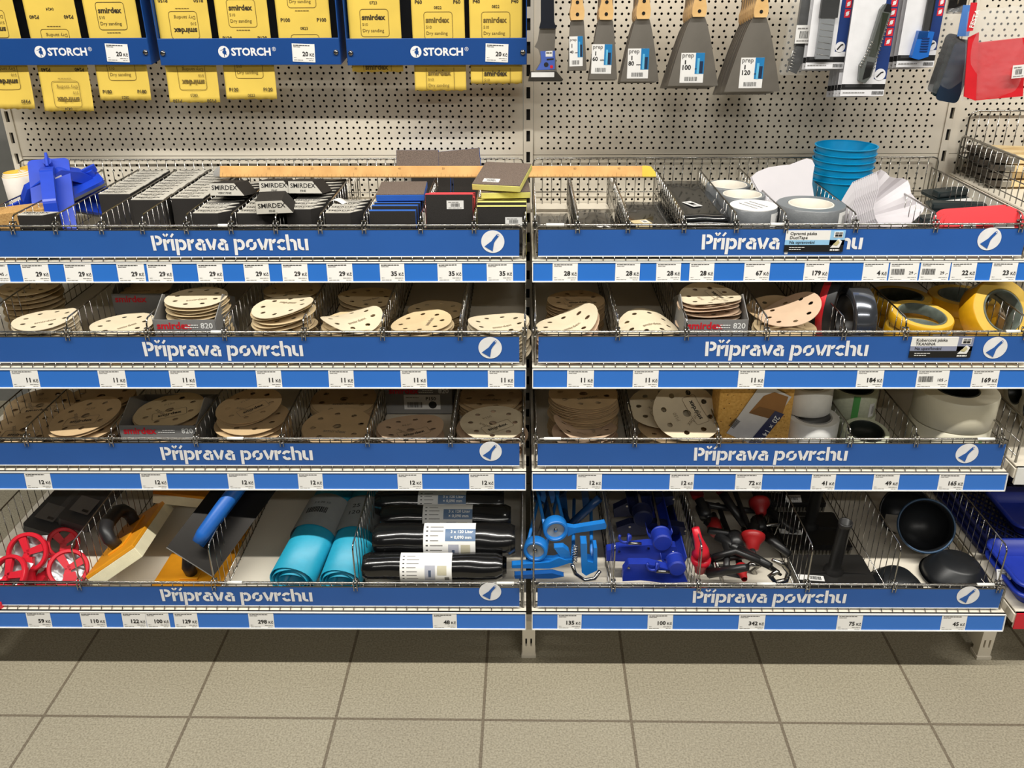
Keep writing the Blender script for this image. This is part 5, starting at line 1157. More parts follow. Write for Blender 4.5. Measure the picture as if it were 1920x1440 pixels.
A, B = at(250, 1080, Y=-.67), at(400, 1076, Y=-.67)
foam_float(tr(B.x-.005, -.672, Z4+.002) @ rot('Z', -.02), 'orange float lying flat at the front under the dark trowel, label on its edge', L=.26, W=.15)
foam_float(tr(at(345, 985, Y=-.45).x+.05, -.40, Z4+.075) @ rot('Y', .2) @ rot('Z', .1), 'orange float lying deeper in the shade behind the standing one', L=.28, W=.13)
# steel trowel with blue grip
A, B, D = at(312, 1027, Y=-.635), at(399, 1082, Y=-.67), at(400, 912, Y=-.524)
M = frame(A, B-A, D-A); W_ = (B-A).length
t = thing('steel_trowel', 'dark steel smoothing trowel with bright blue grip leaning on the wire divider', 'trowel', M=M)
s = 1 if M.col[2].z > 0 else -1
MB().box(0, W_, 0, .28, -.0006, .0006, mat('dark_steel_blade', (30, 28, 26), .35, .8)).build('blade', t)
MB().box(0, W_, -.0006, .0014, -.0008, .0012, M_chrome).build('bright_edge', t)
b = MB(); b.tube([(W_*.5, .04, s*.04), (W_*.5, .06, s*.046), (W_*.5, .12, s*.05), (W_*.5, .19, s*.05), (W_*.5, .225, s*.047)], [.0125, .015, .016, .0155, .012], M_cblue, 16); b.build('grip', t)
b = MB(); b.prism([(.04, s*.001), (.23, s*.001), (.222, s*.04), (.205, s*.04), (.195, s*.01), (.075, s*.01), (.068, s*.04), (.05, s*.04)], W_*.5-.005, W_*.5+.005, M_cblue, YZ); b.build('grip_bracket', t, bev=.001)
# turquoise bag rolls
M_tq = mat('turquoise_film', (34, 158, 190), .4, bump=.15, bscale=30); M_band2 = mat('grey_paper_band', (150, 152, 152), .6)
def bag_roll(x0, x1, z, rx, rz_, label, txt):
    d = Vector((x1-x0, .52, 0)); t = thing('bag_roll', label, 'bin bag roll', M=frame(Vector((x0, -.665, z)), Vector((d.y, -d.x, 0)), d), group='turquoise bin bag rolls')
    # local: x across, y along the roll, z up
    turns = 4.0
    def sp(q, w):
        a = -2.2+q*turns*2*PI; f = 1-.52*q; wob = 1+.02*math.sin(3*a); return (rx*f*wob*math.cos(a), w, rz_*f*wob*math.sin(a))
    MB().grid(lambda q, w: (sp(q, 0)[0], w*.5+.004*math.sin(q*40), sp(q, 0)[2]), 110, 2, M_tq, th=.0012).build('rolled_film', t)
    b = MB(); b.grid(lambda q, w: (rx*1.035*math.cos(q*2*PI), .155+w*.13, rz_*1.035*math.sin(q*2*PI)), 40, 1, M_band2); b.build('paper_band', t)
    p = MB(); R_ = lambda v: (rx*1.045*math.sin(v.x/rx), .235+v.y, rz_*1.045*math.cos(v.x/rx))
    if txt: p.text('25 x', .02, M_ink, fn=lambda v: Vector(R_(v+Vector((-.02, .0, 0)))), bold=.01); p.text('120 L', .02, M_ink, fn=lambda v: Vector(R_(v+Vector((-.026, -.028, 0)))), bold=.01)
    else:
        rnd = random.Random(2); x = -.03
        while x < .02:
            l = rnd.uniform(.001, .0035); p.add([R_(Vector(c)) for c in ((x, -.03, 0), (x+l, -.03, 0), (x+l, -.008, 0), (x, -.008, 0))], [(0, 1, 2, 3)], M_ink); x += l+rnd.uniform(.001, .002)
        p.text('2 6 20 10', .01, M_ink, fn=lambda v: Vector(R_(v+Vector((-.02, .008, 0)))))
    p.build('printing', t)
a0, a1 = at(541, 1060, Y=-.665), at(590, 930, Y=-.16); b0, b1 = at(636, 1060, Y=-.665), at(652, 930, Y=-.16)
bag_roll(a0.x, a0.x+.048, Z4+.042, .052, .04, 'turquoise bin bag roll with barcode band, left of the pair', 0)
bag_roll(b0.x-.003, b0.x+.015, Z4+.039, .048, .037, 'turquoise bin bag roll with a band reading 25 x 120 L', 1)
# black bag rolls
M_bfilm = mat('black_bag_film', (16, 16, 17), .2, coat=.5, bump=.5, bscale=16); M_lb = mat('label_slate', (96, 122, 156), .5); M_sk = mat('label_sketch', (196, 190, 166), .6)
def black_roll(u0, u1, v, Y, r, lu0, lu1, n, label):
    a, c = at(u0, v, Y=Y), at(u1, v, Y=Y); L = c.x-a.x; z = a.z
    t = thing('bag_roll', label, 'bin bag roll', (a.x, Y, z), group='black bin bag rolls')
    def fn(q, w):
        an = q*2*PI; e = 1-.18*max(0, abs(w-.5)*2-.93)/.07; rr = r*e*(1+.025*math.sin(3*an+w*5)+.02*math.sin(w*23+an*2)); return (w*L, rr*math.cos(an), rr*math.sin(an))
    MB().grid(fn, 28, 24, M_bfilm).add([(0, r*.8*math.cos(2*PI*i/20), r*.8*math.sin(2*PI*i/20)) for i in range(20)], [tuple(range(20))], M_bfilm).add([(L, r*.8*math.cos(2*PI*i/20), r*.8*math.sin(2*PI*i/20)) for i in range(20)], [tuple(range(20))], M_bfilm).build('rolled_film', t)
    x0, x1 = at(lu0, v, Y=Y).x-a.x, at(lu1, v, Y=Y).x-a.x; w = x1-x0; R_ = r*1.05
    cyl = lambda x, s, k=1: (x, -R_*k*math.cos(s), R_*k*math.sin(s))     # s: angle above the aisle-facing side
    b = MB(); b.grid(lambda p, q: cyl(x0+w*p, -.9+2.7*q), 6, 16, M_paper); b.build('label_band', t)
    p = MB(); strip = lambda xa, xb, s0, s1, m, k=1.008: p.grid(lambda uu, vv: cyl(x0+w*(xa+(xb-xa)*uu), s0+(s1-s0)*vv, k), 1, 6, m)
    rnd = random.Random(n)
    if n != 1: strip(.42, 1, .55, 1.25, M_lb)
    else: pass
    for i in range(7):
        s = 1.35-i*.27; strip(.05, .09, s, s+.07, M_ink); strip(.13, .13+rnd.uniform(.15, .26), s+.01, s+.06, M_inkgrey)
    lo = -.25 if n != 1 else .1
    strip(.48, .68, lo-.5, lo+.62, mat('label_picture_grey', (176, 178, 190), .6)); strip(.72, .9, lo-.05, lo+.6, M_sk); strip(.86, .95, lo-.5, lo-.2, M_inkgrey); strip(.55, .6, lo-.2, lo+.3, mat('label_slate_dark', (70, 84, 110), .6), 1.012)
    if n != 1:
        f = lambda sx, sv: (lambda v: Vector(cyl(sx+v.x, sv+v.y/R_, 1.014)))
        p.text('3 x 120 Liter', .0092, M_white, fn=f(x0+w*.52, 1.0), bold=.02); p.text('× 0,090 mm', .0092, M_white, fn=f(x0+w*.52, .68), bold=.02)
    p.build('printing', t)
for a in [(682, 942, 1062, -.66, .030, 753, 849, 1, 'black bin bag roll lying lowest at the front with a white label'), (702, 966, 1012, -.600, .037, 797, 893, 2, 'black bin bag roll on top behind the front one, labelled 3 x 120 Liter'),
          (716, 958, 972, -.515, .032, 795, 887, 3, 'black bin bag roll third from the front, labelled 3 x 120 Liter'), (705, 945, 944, -.44, .03, 786, 875, 4, 'black bin bag roll fourth from the front, in the shade'),
          (712, 945, 919, -.365, .03, 793, 877, 5, 'black bin bag roll rearmost, label just under the shelf above'), ]: black_roll(*a)
for k, y in enumerate((-.585, -.52, -.455, -.39)): black_roll(716, 950, [1060, 1040, 1018, 996][k], y, .031 if k else .022, 795, 880, 6+k, 'black bin bag roll underneath the visible pile, %s from the front' % ORD[k])
# ================================================================ bottom shelf, right bay: cartridge guns
M_lb1 = mat('light_blue_enamel', (28, 118, 200), .35); M_lb2 = mat('dark_blue_enamel', (30, 52, 156), .38); M_glass = mat('grey_cap_plate', (168, 172, 168), .4, 0, var=.2, scale=30)
def ring_gun(u, v, Y, r, rz, lev, label, rx=0):
    p = at(u, v, Y=Y); t = thing('cartridge_gun', label, 'cartridge gun', M=tr(p) @ rot('Z', rz) @ rot('X', rx), group='light blue cartridge guns')
    b = MB(); b.ring(r*.72, r, -.012, .014, M_lb1, 36, UPR); b.build('end_ring', t)
    b = MB(); b.cyl(r*.72, -.004, .006, M_glass, 30, UPR); b.cyl(r*.12, .006, .012, M_chrome, 10, UPR); b.build('cap_plate', t)
    b = MB()
    for s in (-1, 1): b.tube([(s*r*.8, .0, -.003), (s*r*.8, .22, .0)], .0038, M_lb1, 8)
    b.build('side_rods', t)
    MB().cyl(r, -.224, -.214, M_lb1, 30, UPR).build('front_plate', t)
    MB().tube([(0, -.01, 0), (0, .2, 0)], .004, M_chrome, 8).build('plunger_rod', t)
    (x0, z0), (x1, z1), w = lev; d = Vector((x1-x0, 0, z1-z0)); n = Vector((-d.z, 0, d.x)).normalized()
    b = MB(); poly = [(x0+n.x*w, z0+n.z*w), (x0-n.x*w, z0-n.z*w), (x0+d.x*.2-n.x*w*.55, z0+d.z*.2-n.z*w*.55), (x1-n.x*w*.6, z1-n.z*w*.6), (x1+d.x*.03, z1+d.z*.03), (x1+n.x*w*.6, z1+n.z*w*.6), (x0+d.x*.2+n.x*w*.5, z0+d.z*.2+n.z*w*.5)]
    b.prism(poly, -.007, .007, M_lb1, UPR); b.build('lever', t, bev=.003)
    return t
ring_gun(1041, 990, -.60, .0265, .1, ((.025, -.006), (.108, .003), .013), 'light blue cartridge gun, upper one with a round grey cap and lever to the right')
ring_gun(1005, 1028, -.63, .0255, -.15, ((.0, -.027), (.08, -.02), .008), 'light blue cartridge gun, lower left one with a round grey cap')
p = at(1066, 1050, Y=-.64); t = thing('cartridge_gun', 'light blue cartridge gun lying on its side with spring trigger and chrome hook', 'cartridge gun', p, group='light blue cartridge guns')
q = lambda u, v: (at(u, v, Y=-.64).x-p.x, at(u, v, Y=-.64).z-p.z)
b = MB(); b.prism([q(959, 1056), q(1030, 1050), q(1048, 1042), q(1072, 1050), q(1048, 1058), q(1030, 1062), q(960, 1061)], -.008, .008, M_lb1, UPR); b.build('lever', t, bev=.003)
b = MB(); b.prism([q(964, 1068), q(1035, 1064), q(1058, 1070), q(1035, 1074), q(966, 1074)], .006, .02, mat('mid_blue_enamel', (24, 82, 150), .4), UPR); b.build('grip', t, bev=.003)
b = MB(); b.prism([q(1038, 1025), q(1056, 1024), q(1066, 1032), q(1070, 1044), q(1052, 1044), q(1046, 1036)], -.012, .004, M_lb1, UPR); b.build('trigger', t, bev=.002)
b = MB(); b.prism([q(1088, 1012), q(1100, 1012), q(1100, 1045), q(1112, 1048), q(1112, 1020), q(1119, 1020), q(1119, 1062), q(1098, 1072), q(1090, 1066)], -.014, .014, M_lb1, UPR); b.build('yoke', t, bev=.002)
b = MB()
S_ = q(1077, 1038); b.tube([(S_[0]+.005*math.cos(k*.9), -.012+.005*math.sin(k*.9), S_[1]-.014+k*.0009) for k in range(50)], .0011, M_chrome, 5); b.build('spring', t)
b = MB(); b.tube([(*q(1072, 1050)[:1], -.016, q(1072, 1050)[1]), (q(1078, 1066)[0], -.018, q(1078, 1066)[1]), (q(1095, 1078)[0], -.018, q(1095, 1078)[1]), (q(1114, 1076)[0], -.016, q(1114, 1076)[1]), (q(1124, 1064)[0], -.012, q(1124, 1064)[1])], .0042, M_chrome, 8); b.build('chrome_hook', t)
b = MB()
for s in (-.02, .02): b.tube([(.03+s, .01, 0), (.045+s, .25, -.01)], .004, M_lb1, 8)
b.build('side_rods', t)
p = at(1095, 962, Y=-.5); t = thing('cartridge_gun', 'dark blue tubular grip of a cartridge gun rising behind the light blue ones', 'cartridge gun', p, group='light blue cartridge guns')
a, c = at(1068, 986, Y=-.5)-p, at(1124, 934, Y=-.5)-p; M_tube = mat('deep_shaded_blue_enamel', (16, 62, 110), .35); MB().tube([a, a*.3+c*.7, c], [.0095, .0095, .009], M_tube, 12).build('grip', t)
MB().tube([a, a+Vector((-.01, .2, -.07))], .006, M_tube, 8).build('barrel_rod', t)
for k, (u, v, lb) in enumerate([(1015, 962, 'left'), (1045, 948, 'middle'), (1085, 940, 'right')]):
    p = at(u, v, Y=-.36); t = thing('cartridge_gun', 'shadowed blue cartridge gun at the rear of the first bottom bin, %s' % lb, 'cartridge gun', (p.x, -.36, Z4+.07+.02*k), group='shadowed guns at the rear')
    MB().ring(.018, .026, -.01, .01, M_tube, 28, UPR).build('end_ring', t); MB().tube([(0, 0, 0), (0, .24, 0)], .004, M_chrome, 6).build('plunger_rod', t); MB().prism([(.02, -.01), (.028, -.09), (.012, -.09), (.004, -.02)], -.007, .007, M_tube, UPR).build('lever', t, bev=.002)  # shade of these rear guns is put into the darker enamel
    b = MB()
    for s in (-1, 1): b.tube([(s*.022, 0, 0), (s*.022, .22, 0)], .0035, M_tube, 6)
    b.build('side_rods', t)
# dark blue stamped guns
def stamped_gun(Y, pl, cap, caprad, hookp, label, dark=False, extra=None):
    c = at(*cap, Y=Y); t = thing('cartridge_gun', label, 'cartridge gun', c, group='dark blue stamped guns'); m = mat('shaded_dark_blue_enamel', (22, 30, 66), .4) if dark else M_lb2  # rear guns take a darker enamel with their shade in its colour
    q = lambda u, v: (at(u, v, Y=Y).x-c.x, at(u, v, Y=Y).z-c.z)
    b = MB(); b.prism([q(*e) for e in pl], -.011, .011, m, UPR); b.build('stamped_handle', t, bev=.003)
    b = MB(); b.cyl(caprad, -.02, .014, m, 28, UPR, c=.003)
    b.ring(caprad*.6, caprad*1.02, -.024, -.018, m, 28, UPR); b.build('round_cap', t)
    b = MB()
    for e in pl[1:4:2]: x, z = q(*e); b.cyl(.0028, .011, .0135, M_chrome, 10, tr(x, 0, z-.008) @ UPR)
    b.build('rivets', t)
    if hookp:
        x, z = q(*hookp); b = MB(); b.tube([(x-.012+.012*math.cos(k*.35+2.6), -.016, z+.014+.012*math.sin(k*.35+2.6)) for k in range(14)]+[(x-.006, -.016, z), (x+.022, -.017, z-.001)], .0032, m, 8); b.build('hook_rod', t)
        MB().tube([(x-.004, -.0165, z), (x+.024, -.0172, z-.001)], .0036, M_chrome, 8).build('bright_hook_tip', t)
    MB().tube([(0, .01, 0), (.005, .27, 0)], .004, M_chrome, 8).build('plunger_rod', t)
    b = MB(); b.grid(lambda uu, vv: (.027*math.cos(PI+PI*uu), .03+.22*vv, .027*math.sin(PI+PI*uu)), 14, 2, m, th=.001); b.build('half_shell', t)
stamped_gun(-.60, [(1137, 1027), (1160, 1022), (1190, 1019), (1215, 1016), (1240, 1018), (1266, 1020), (1272, 1040), (1240, 1044), (1205, 1048), (1165, 1047), (1136, 1046)], (1241, 1012), .021, (1180, 1010), 'dark blue cartridge gun, middle one of its bin with a round cap')
stamped_gun(-.655, [(1168, 1066), (1178, 1052), (1215, 1052), (1245, 1060), (1280, 1068), (1288, 1085), (1245, 1087), (1200, 1082), (1166, 1084)], (1268, 1060), .019, (1232, 1062), 'dark blue cartridge gun lowest at the front with a chrome hook')
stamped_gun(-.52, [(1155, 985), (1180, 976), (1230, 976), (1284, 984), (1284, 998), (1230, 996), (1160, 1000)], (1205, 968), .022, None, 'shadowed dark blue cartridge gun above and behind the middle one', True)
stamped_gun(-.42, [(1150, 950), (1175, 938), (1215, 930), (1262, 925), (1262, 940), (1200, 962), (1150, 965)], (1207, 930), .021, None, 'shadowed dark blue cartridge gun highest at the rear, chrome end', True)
# red and black guns with chrome triggers
M_redd = mat('deep_red_plastic', (150, 24, 26), .42)
def red_gun(u, v, Y, col_r, ang, label, chrome_px, arm_px, bright=False):
    p = at(u, v, Y=Y); t = thing('cartridge_gun', label, 'cartridge gun', p, group='red and black cartridge guns'); m = M_redr if bright else M_redd
    q = lambda a, c: (at(a, c, Y=Y).x-p.x, at(a, c, Y=Y).z-p.z)
    b = MB(); b.lathe([(.006, .032), (col_r*.5, .028), (col_r*.62, .014), (col_r*.9, .005), (col_r, 0), (col_r, -.007), (col_r*.86, -.01), (col_r*.5, -.01)], m, 28, rot('Y', ang[0]) @ rot('X', ang[1])); b.build('collar', t)
    b = MB(); b.lathe([(col_r*.5, -.013), (col_r*.5, -.03), (col_r*.25, -.034), (.004, -.05), (0, -.05)], M_black, 20, rot('Y', ang[0]) @ rot('X', ang[1])); b.build('nut', t)
    if arm_px:
        L = [q(*e) for e in arm_px]; b = MB(); b.tube([(x, .012, z) for x, z in L], [.008]+[.0075]*(len(L)-2)+[.005], M_black, 10); b.build('black_arm', t)
    if chrome_px:
        b = MB(); L = [q(*e) for e in chrome_px]; b.tube([(x, -.018, z) for x, z in L], [.0035]+[.0058]*(len(L)-2)+[.003], M_chrome, 10); b.build('chrome_trigger', t)
    MB().tube([(0, 0, 0), (.0, .25, .0)], .006, M_black, 8).build('barrel_rod', t)
red_gun(1314, 1052, -.645, .021, (0, PI), 'bright red collared cartridge gun by the left wire divider of its bin', [(1340, 1045), (1346, 1062), (1352, 1083)], [(1330, 1055), (1372, 1052), (1400, 1050)], True)
b = MB(); c0 = at(1314, 1052, Y=-.65); b.tube([at(1304, 990, Y=-.64), at(1309, 1010, Y=-.645), at(1316, 1030, Y=-.65), at(1314, 1040, Y=-.65)], [.008, .009, .014, .02], M_redr, 16)
gun = [x for x in bpy.data.objects if x.get('label', '').startswith('bright red collared')][0]
o = b.build('red_neck', gun); o.location = -gun.location
red_gun(1412, 1008, -.56, .026, (.3, 2.2), 'red collared cartridge gun with chrome trigger in the middle of its bin', [(1384, 1075), (1396, 1055), (1404, 1048), (1420, 1052), (1408, 1060), (1424, 1082)], [(1330, 1000), (1370, 1006), (1390, 1030), (1410, 1050)])
red_gun(1424, 945, -.44, .024, (.2, 1.9), 'red collared cartridge gun at the rear under the shelf above', [(1410, 982), (1428, 978), (1456, 974), (1450, 990), (1440, 1002), (1414, 994), (1411, 984)], [(1318, 950), (1350, 956), (1400, 962), (1430, 965)])
red_gun(1390, 1068, -.655, .014, (.5, 1.6), 'black cartridge gun with grey pull plate at the front of the red bin', [(1444, 1040), (1464, 1048), (1474, 1062), (1470, 1078), (1450, 1082), (1440, 1070), (1452, 1062), (1460, 1068)], [(1340, 1052), (1380, 1040), (1430, 1060), (1462, 1080)])
gun = [x for x in bpy.data.objects if x.get('label', '').startswith('black cartridge gun with grey')][0]
q = lambda u, v: (at(u, v, Y=-.66).x-gun.location.x, at(u, v, Y=-.66).z-gun.location.z)
MB().prism([q(1348, 1062), q(1366, 1062), q(1385, 1068), q(1394, 1078), q(1388, 1086), q(1358, 1080)], -.003, .003, mat('grey_zinc', (120, 118, 112), .4, .7), UPR).build('pull_plate', gun, bev=.001)
for k, (u0, v0, u1, v1, Y, lb) in enumerate([(1310, 935, 1345, 1000, -.45, 'left'), (1355, 925, 1395, 985, -.42, 'middle'), (1345, 1005, 1400, 1040, -.55, 'low'), (1325, 975, 1380, 1030, -.5, 'leaning'), (1385, 1030, 1445, 1062, -.6, 'front'), (1430, 1000, 1480, 1040, -.52, 'right'), (1440, 955, 1490, 1000, -.42, 'right rear'), (1330, 1075, 1400, 1064, -.66, 'flat')]):
    a, c = at(u0, v0, Y=Y), at(u1, v1, Y=Y-.06); t = thing('cartridge_gun', 'black and red gun barrel lying at the rear of the red bin, %s one' % lb, 'cartridge gun', a, group='black gun barrels in the rear')
    MB().tube([Vector(), (c-a)*.5, (c-a)], [.011, .01, .008], M_black, 10).build('black_arm', t); MB().tube([Vector((0, .012, 0)), Vector((0, .05, .0))], [.014, .017], M_redd if k < 3 else M_black, 14).build('collar', t)
    MB().tube([(c-a)*.5+Vector((0, .012, 0)), (c-a)*.8+Vector((0, .1, -.03)), (c-a)*.9+Vector((0, .2, -.05))], .007, M_black, 8).build('barrel_rod', t)
# black plates with socket tube
M_bl2 = mat('satin_black_plastic', (30, 29, 28), .4)
def plate(xc, yf, yb, z0, w, label, tube_px=None, stick=True):
    t = thing('floor_tamper', label, 'hand tool', (xc, yf, z0), group='black socket plates'); d = yb-yf
    b = MB(); b.prism(rrect(w, d, .006, 3, 0, d/2), .016, .024, M_bl2); b.prism(rrect(w*.97, d*.95, .006, 3, 0, d/2), .024, .028, M_bl2)
    for sx, sy in ((-1, 0), (1, 0)): b.prism([(0, .028), (w*.46, .028), (.02, .033), (0, .034)], d/2-.002, d/2+.002, M_bl2, Matrix(((sx, 0, 0, 0), (0, 0, 1, 0), (0, 1, 0, 0), (0, 0, 0, 1))))
    b.build('top_plate', t)
    b = MB(); n = 19
    for k in range(n): x = -w*.47+k*w*.94/(n-1); b.box(x-.0022, x+.0022, .004, d-.004, 0, .016, mat('rib_grey', (96, 92, 82), .7))
    b.build('ribbed_base', t)
    b = MB(); h = .13; K = tr(0, d*.55, .028) @ rot('X', .12)
    b.lathe([(.021, 0), (.021, .006), (.0155, .012), (.0135, .02), (.0135, h), (.0145, h+.001), (.0145, h+.012), (.0115, h+.012), (.0115, h-.03), (0, h-.03)], M_bl2, 24, K); b.build('socket_tube', t)
    if stick: s = MB(); s.box(-w*.52, -w*.2, d*.28, d*.28+.018, .0283, .0288, M_sticker, rot('Z', -.12)); bars(s, -w*.38, d*.28+.003, w*.14, .012, tr(0, 0, .0289) @ rot('Z', -.12), seed=3); s.build('sticker', t)
a, c = at(1516, 1078, Y=-.685), at(1668, 1078, Y=-.685)
plate((a.x+c.x)/2-.002, -.688, -.545, Z4+.002, c.x-a.x, 'black ribbed plate with upright socket tube and white sticker, frontmost of its bin')
plate((a.x+c.x)/2-.010, -.53, -.39, Z4+.012, c.x-a.x-.012, 'black ribbed plate with socket tube, second behind the stickered one')
plate((a.x+c.x)/2-.018, -.37, -.23, Z4+.022, c.x-a.x-.02, 'black ribbed plate with socket tube, rearmost in the shade')
for k, (u, v) in enumerate([(1505, 975), (1488, 935), (1604, 993)]):
    p = at(u, v, Y=-.42+.04*k); b = MB(); sticker(b, .036, .02, rot('X', .5), 3); tag(b.build('loose_tag', M=tr(p)), 'white paper tag hanging over the black socket plates, %s one' % ['middle left', 'upper left', 'right'][k], 'tag', 'paper tags on the socket plates')
# rubber bowls
M_bowl = mat('black_rubber_bowl', (26, 28, 31), .38); M_rim = mat('bowl_rim', (44, 74, 104), .4)
def bowl(M, r, h, label, rim=False):
    t = thing('rubber_bowl', label, 'mixing bowl', M=M, group='black rubber bowls')
    MB().lathe([(0, 0), (r*.55, 0), (r*.62, .004), (r*.9, h*.6), (r, h), (r-.003, h), (r*.88, h*.6), (r*.58, .007), (0, .005)], M_bowl, 44).build('bowl', t)
    MB().lathe([(r-.0035, h-.001), (r-.003, h+.0015), (r, h+.0015), (r+.0012, h-.001), (r+.0012, h-.004)], M_rim if rim else M_bowl, 44).build('rim', t)
p = at(1737, 986, Y=-.52)
bowl(tr(p) @ rot('Z', -.25) @ rot('X', .98) @ tr(0, 0, -.075), .0605, .075, 'black rubber bowl tipped towards the aisle with a blue-grey rim', True)
p2 = at(1700, 960, Y=-.40); bowl(tr(p2) @ rot('Z', -.25) @ rot('X', 1.0) @ tr(0, 0, -.075), .06, .075, 'black rubber bowl nested behind the tipped one')
p = at(1800, 1050, Y=-.595); bowl(tr(p.x, -.595, Z4+.048) @ rot('X', .05) @ rot('Y', .06) @ rot('X', PI), .072, .046, 'black rubber bowl upside down at the right front corner')
p = at(1700, 1070, Y=-.64); bowl(tr(p.x-.008, -.622, Z4+.034) @ rot('X', PI), .056, .032, 'black rubber bowl upside down next to the socket plate')
# ================================================================ neighbouring bay at the right edge
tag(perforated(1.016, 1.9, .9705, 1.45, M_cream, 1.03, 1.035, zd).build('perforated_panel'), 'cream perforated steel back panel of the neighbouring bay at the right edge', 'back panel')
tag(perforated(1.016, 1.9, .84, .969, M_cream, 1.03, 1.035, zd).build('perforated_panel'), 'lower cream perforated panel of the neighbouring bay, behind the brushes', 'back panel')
tag(MB().box(1.016, 1.9, 0, .02, .1, .838, M_cream).build('back_panel'), 'plain cream steel back panel of the neighbouring bay', 'back panel')
for k, (z, d, lb) in enumerate([(.925, .47, 'upper'), (.70, .57, 'second'), (.432, .57, 'third'), (.155, .70, 'bottom')]):
    t = thing('shelf', 'cream steel shelf of the neighbouring bay at the right edge, %s level' % lb, 'shelf', (1.45, 0, z))
    b = MB(); b.box(-.425, .425, -d, -.004, -.003, 0, M_cream); b.box(-.425, .425, -d, -d+.004, -.04, 0, M_cream); b.build('shelf_board', t)
    b = MB(); b.prism([(-d, -.004), (-.01, -.004), (-.01, -.05), (-.1, -.042), (-d, -.026)], -.43, -.4265, M_cream, YZ); b.build('shelf_bracket', t)
    b = MB(); b.box(-.425, .425, -d-.003, -d, -.041, -.001, M_redr if k == 3 else M_white); b.build('price_rail', t)
    if k < 3:
        w = thing('wire_basket', 'chrome wire basket of the neighbouring bay, %s level' % lb, 'wire basket', (1.03, 0, z)); h = .092 if k < 2 else .1
        b = MB(); c = .015
        b.tube([(0, -d+.02, 0), (0, -d+.02, h-c), (0, -d+.024, h-c*.3), (0, -d+.02+c, h), (0, -.035, h), (0, -.024, h-c*.3), (0, -.02, h-c), (0, -.02, 0)], .0026, M_chrome, 7)
        y = -d+.04
        while y < -.03: b.tube([(.002, y, h), (.002, y, 0)], .0013, M_chrome, 5); y += .024
        for zz in (.012, .045): b.tube([(.002, -d+.02, zz), (.002, -.02, zz)], .0013, M_chrome, 5)
        b.build('side_wires', w)
        if k == 0:
            b = MB(); H = .146; b.tube([(.012, -.012, 0), (.012, -.012, H-c), (.017, -.012, H-.005), (.03, -.012, H), (.4, -.012, H)], .0024, M_chrome, 7)
            for q in range(1, 16): b.tube([(.012+q*.0235, -.01, H), (.012+q*.0235, -.01, 0)], .0012, M_chrome, 5)
            b.tube([(.012, -.01, .06), (.4, -.01, .06)], .0013, M_chrome, 5); b.build('back_wires', w)
# flat brushes
M_bris = mat('dark_bristle', (64, 56, 46), .85, var=.2, scale=300); M_ferr = mat('tin_ferrule', (168, 164, 156), .3, 1); M_bh = mat('pale_wood_handle', (218, 190, 138), .45, rgb2=(230, 206, 158), scale=30)
rnd = random.Random(11)
for k in range(12):
    row, ly = k % 3, k//3
    x, y, z = 1.064+rnd.uniform(-.004, .008), -.048-.055*row+rnd.uniform(-.004, .004), .928+.0175*ly
    t = thing('paint_brush', 'wooden-handled flat brush with red tip, %s from bottom of the %s pile' % (ORD[ly], ['rear', 'middle', 'front'][row]), 'paint brush', M=tr(x, y, z+.009) @ rot('Z', -1.75+rnd.uniform(-.12, .12)) @ rot('X', .01), group='wooden-handled paint brushes')
    MB().box(-.02, .02, -.024, .006, -.006, .006, M_bris).build('bristles', t); MB().box(-.021, .021, .004, .026, -.0075, .0075, M_ferr).build('ferrule', t, bev=.002)
    MB().prism([(-.019, .025), (.019, .025), (.016, .045), (.0095, .07), (.0085, .11), (.011, .15), (-.011, .15), (-.0085, .11), (-.0095, .07), (-.016, .045)], -.0065, .0065, M_bh).build('handle', t, bev=.003)
    MB().prism([(-.0112, .148), (.0112, .148), (.0095, .167), (-.0095, .167)], -.0068, .0068, M_red).build('red_tip', t, bev=.002)
# cream rolls on the third level of the neighbouring bay
for k, (u, v, Y, r) in enumerate([(1890, 782, -.32, .05), (1915, 830, -.42, .05), (1912, 760, -.2, .05)]):
    p = at(u, v, Y=Y); z = [.486, .486, .586][k]
    tape(tr(max(p.x, 1.06), Y, z) @ rot('Y', PI/2), .026, r, .11, M_cream2, M_cream2, M_mcore, 'cream roll lying on its side in the neighbouring bay, %s one' % ['nearest the wires', 'front', 'top rear'][k], group='cream rolls in the neighbouring bay')
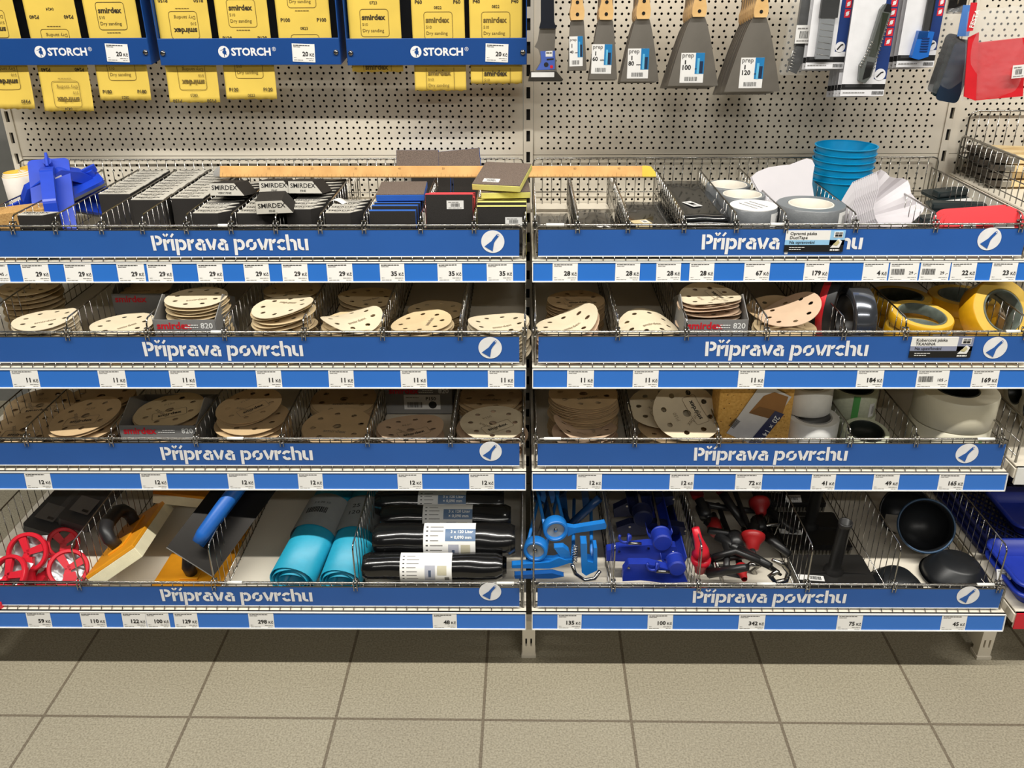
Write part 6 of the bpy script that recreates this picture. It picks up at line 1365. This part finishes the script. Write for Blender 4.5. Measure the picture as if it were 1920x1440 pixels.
# blue paint grids and trays
M_dnavy = mat('navy_grid_plastic', (30, 40, 104), .4)
for k in range(3):
    t = thing('paint_grid', 'navy plastic paint grid in the neighbouring bay, %s from the bottom' % ORD[k], 'paint grid', (1.145+.006*k, -.345-.008*k, .158+.011*k), group='navy paint grids')
    b = MB(); W_, D_ = .2, .3
    for s in (-1, 1): b.box(s*W_/2-.004, s*W_/2+.004, -D_/2, D_/2, 0, .009, M_dnavy); b.box(-W_/2, W_/2, s*D_/2-.004, s*D_/2+.004, 0, .009, M_dnavy)
    b.build('rim', t)
    b = MB()
    for i in range(-9, 14):
        for sg in (-1, 1):
            pts = []
            for yy in (-D_/2, D_/2):
                x = -W_/2+i*.022+ (yy+D_/2)*.6 if sg > 0 else W_/2-i*.022-(yy+D_/2)*.6
                pts.append((x, yy))
            (xa, ya), (xb_, yb_) = pts
            def clip(xa, ya, xb, yb):
                t0, t1 = 0, 1
                for lo, hi in ((-W_/2, W_/2),):
                    dx = xb-xa
                    if abs(dx) > 1e-9:
                        a, c = sorted(((lo-xa)/dx, (hi-xa)/dx)); t0 = max(t0, a); t1 = min(t1, c)
                return (t0, t1)
            t0, t1 = clip(xa, ya, xb_, yb_)
            if t1-t0 > .02: b.tube([(xa+(xb_-xa)*t0, ya+(yb_-ya)*t0, .005), (xa+(xb_-xa)*t1, ya+(yb_-ya)*t1, .005)], .0022, M_dnavy, 4)
    b.build('mesh', t)
for k, (y, z, lb) in enumerate([(-.61, .157, 'lower front'), (-.606, .18, 'upper front'), (-.42, .2, 'upper rear')]):
    t = thing('paint_tray', 'royal blue plastic paint tray at the right edge, %s one' % lb, 'paint tray', (1.125 if y < -.5 else 1.205, y, z), group='blue paint trays')
    b = MB(); b.prism(rrect(.16, .13, .02, 5), 0, .003, M_lb2)
    o = rrect(.16, .13, .02, 5); i2 = rrect(.19, .16, .026, 5); i3 = rrect(.205, .175, .03, 5); n = len(o)
    b.add([(x, yy, .001) for x, yy in o]+[(x, yy, .036) for x, yy in i2]+[(x, yy, .036) for x, yy in i3]+[(x, yy, .03) for x, yy in i3], [(r*n+q, r*n+(q+1) % n, (r+1)*n+(q+1) % n, (r+1)*n+q) for r in range(3) for q in range(n)], M_lb2, None, True)
    b.build('tray', t)
p = at(1812, 1080, Y=-.60); b = MB(); sticker(b, .03, .022, rot('X', 1.0), 2)
tag(b.build('loose_tag', M=tr(at(1882, 1077, Y=-.62))), 'small white tag caught in the rightmost wire divider of the bottom shelf', 'tag')
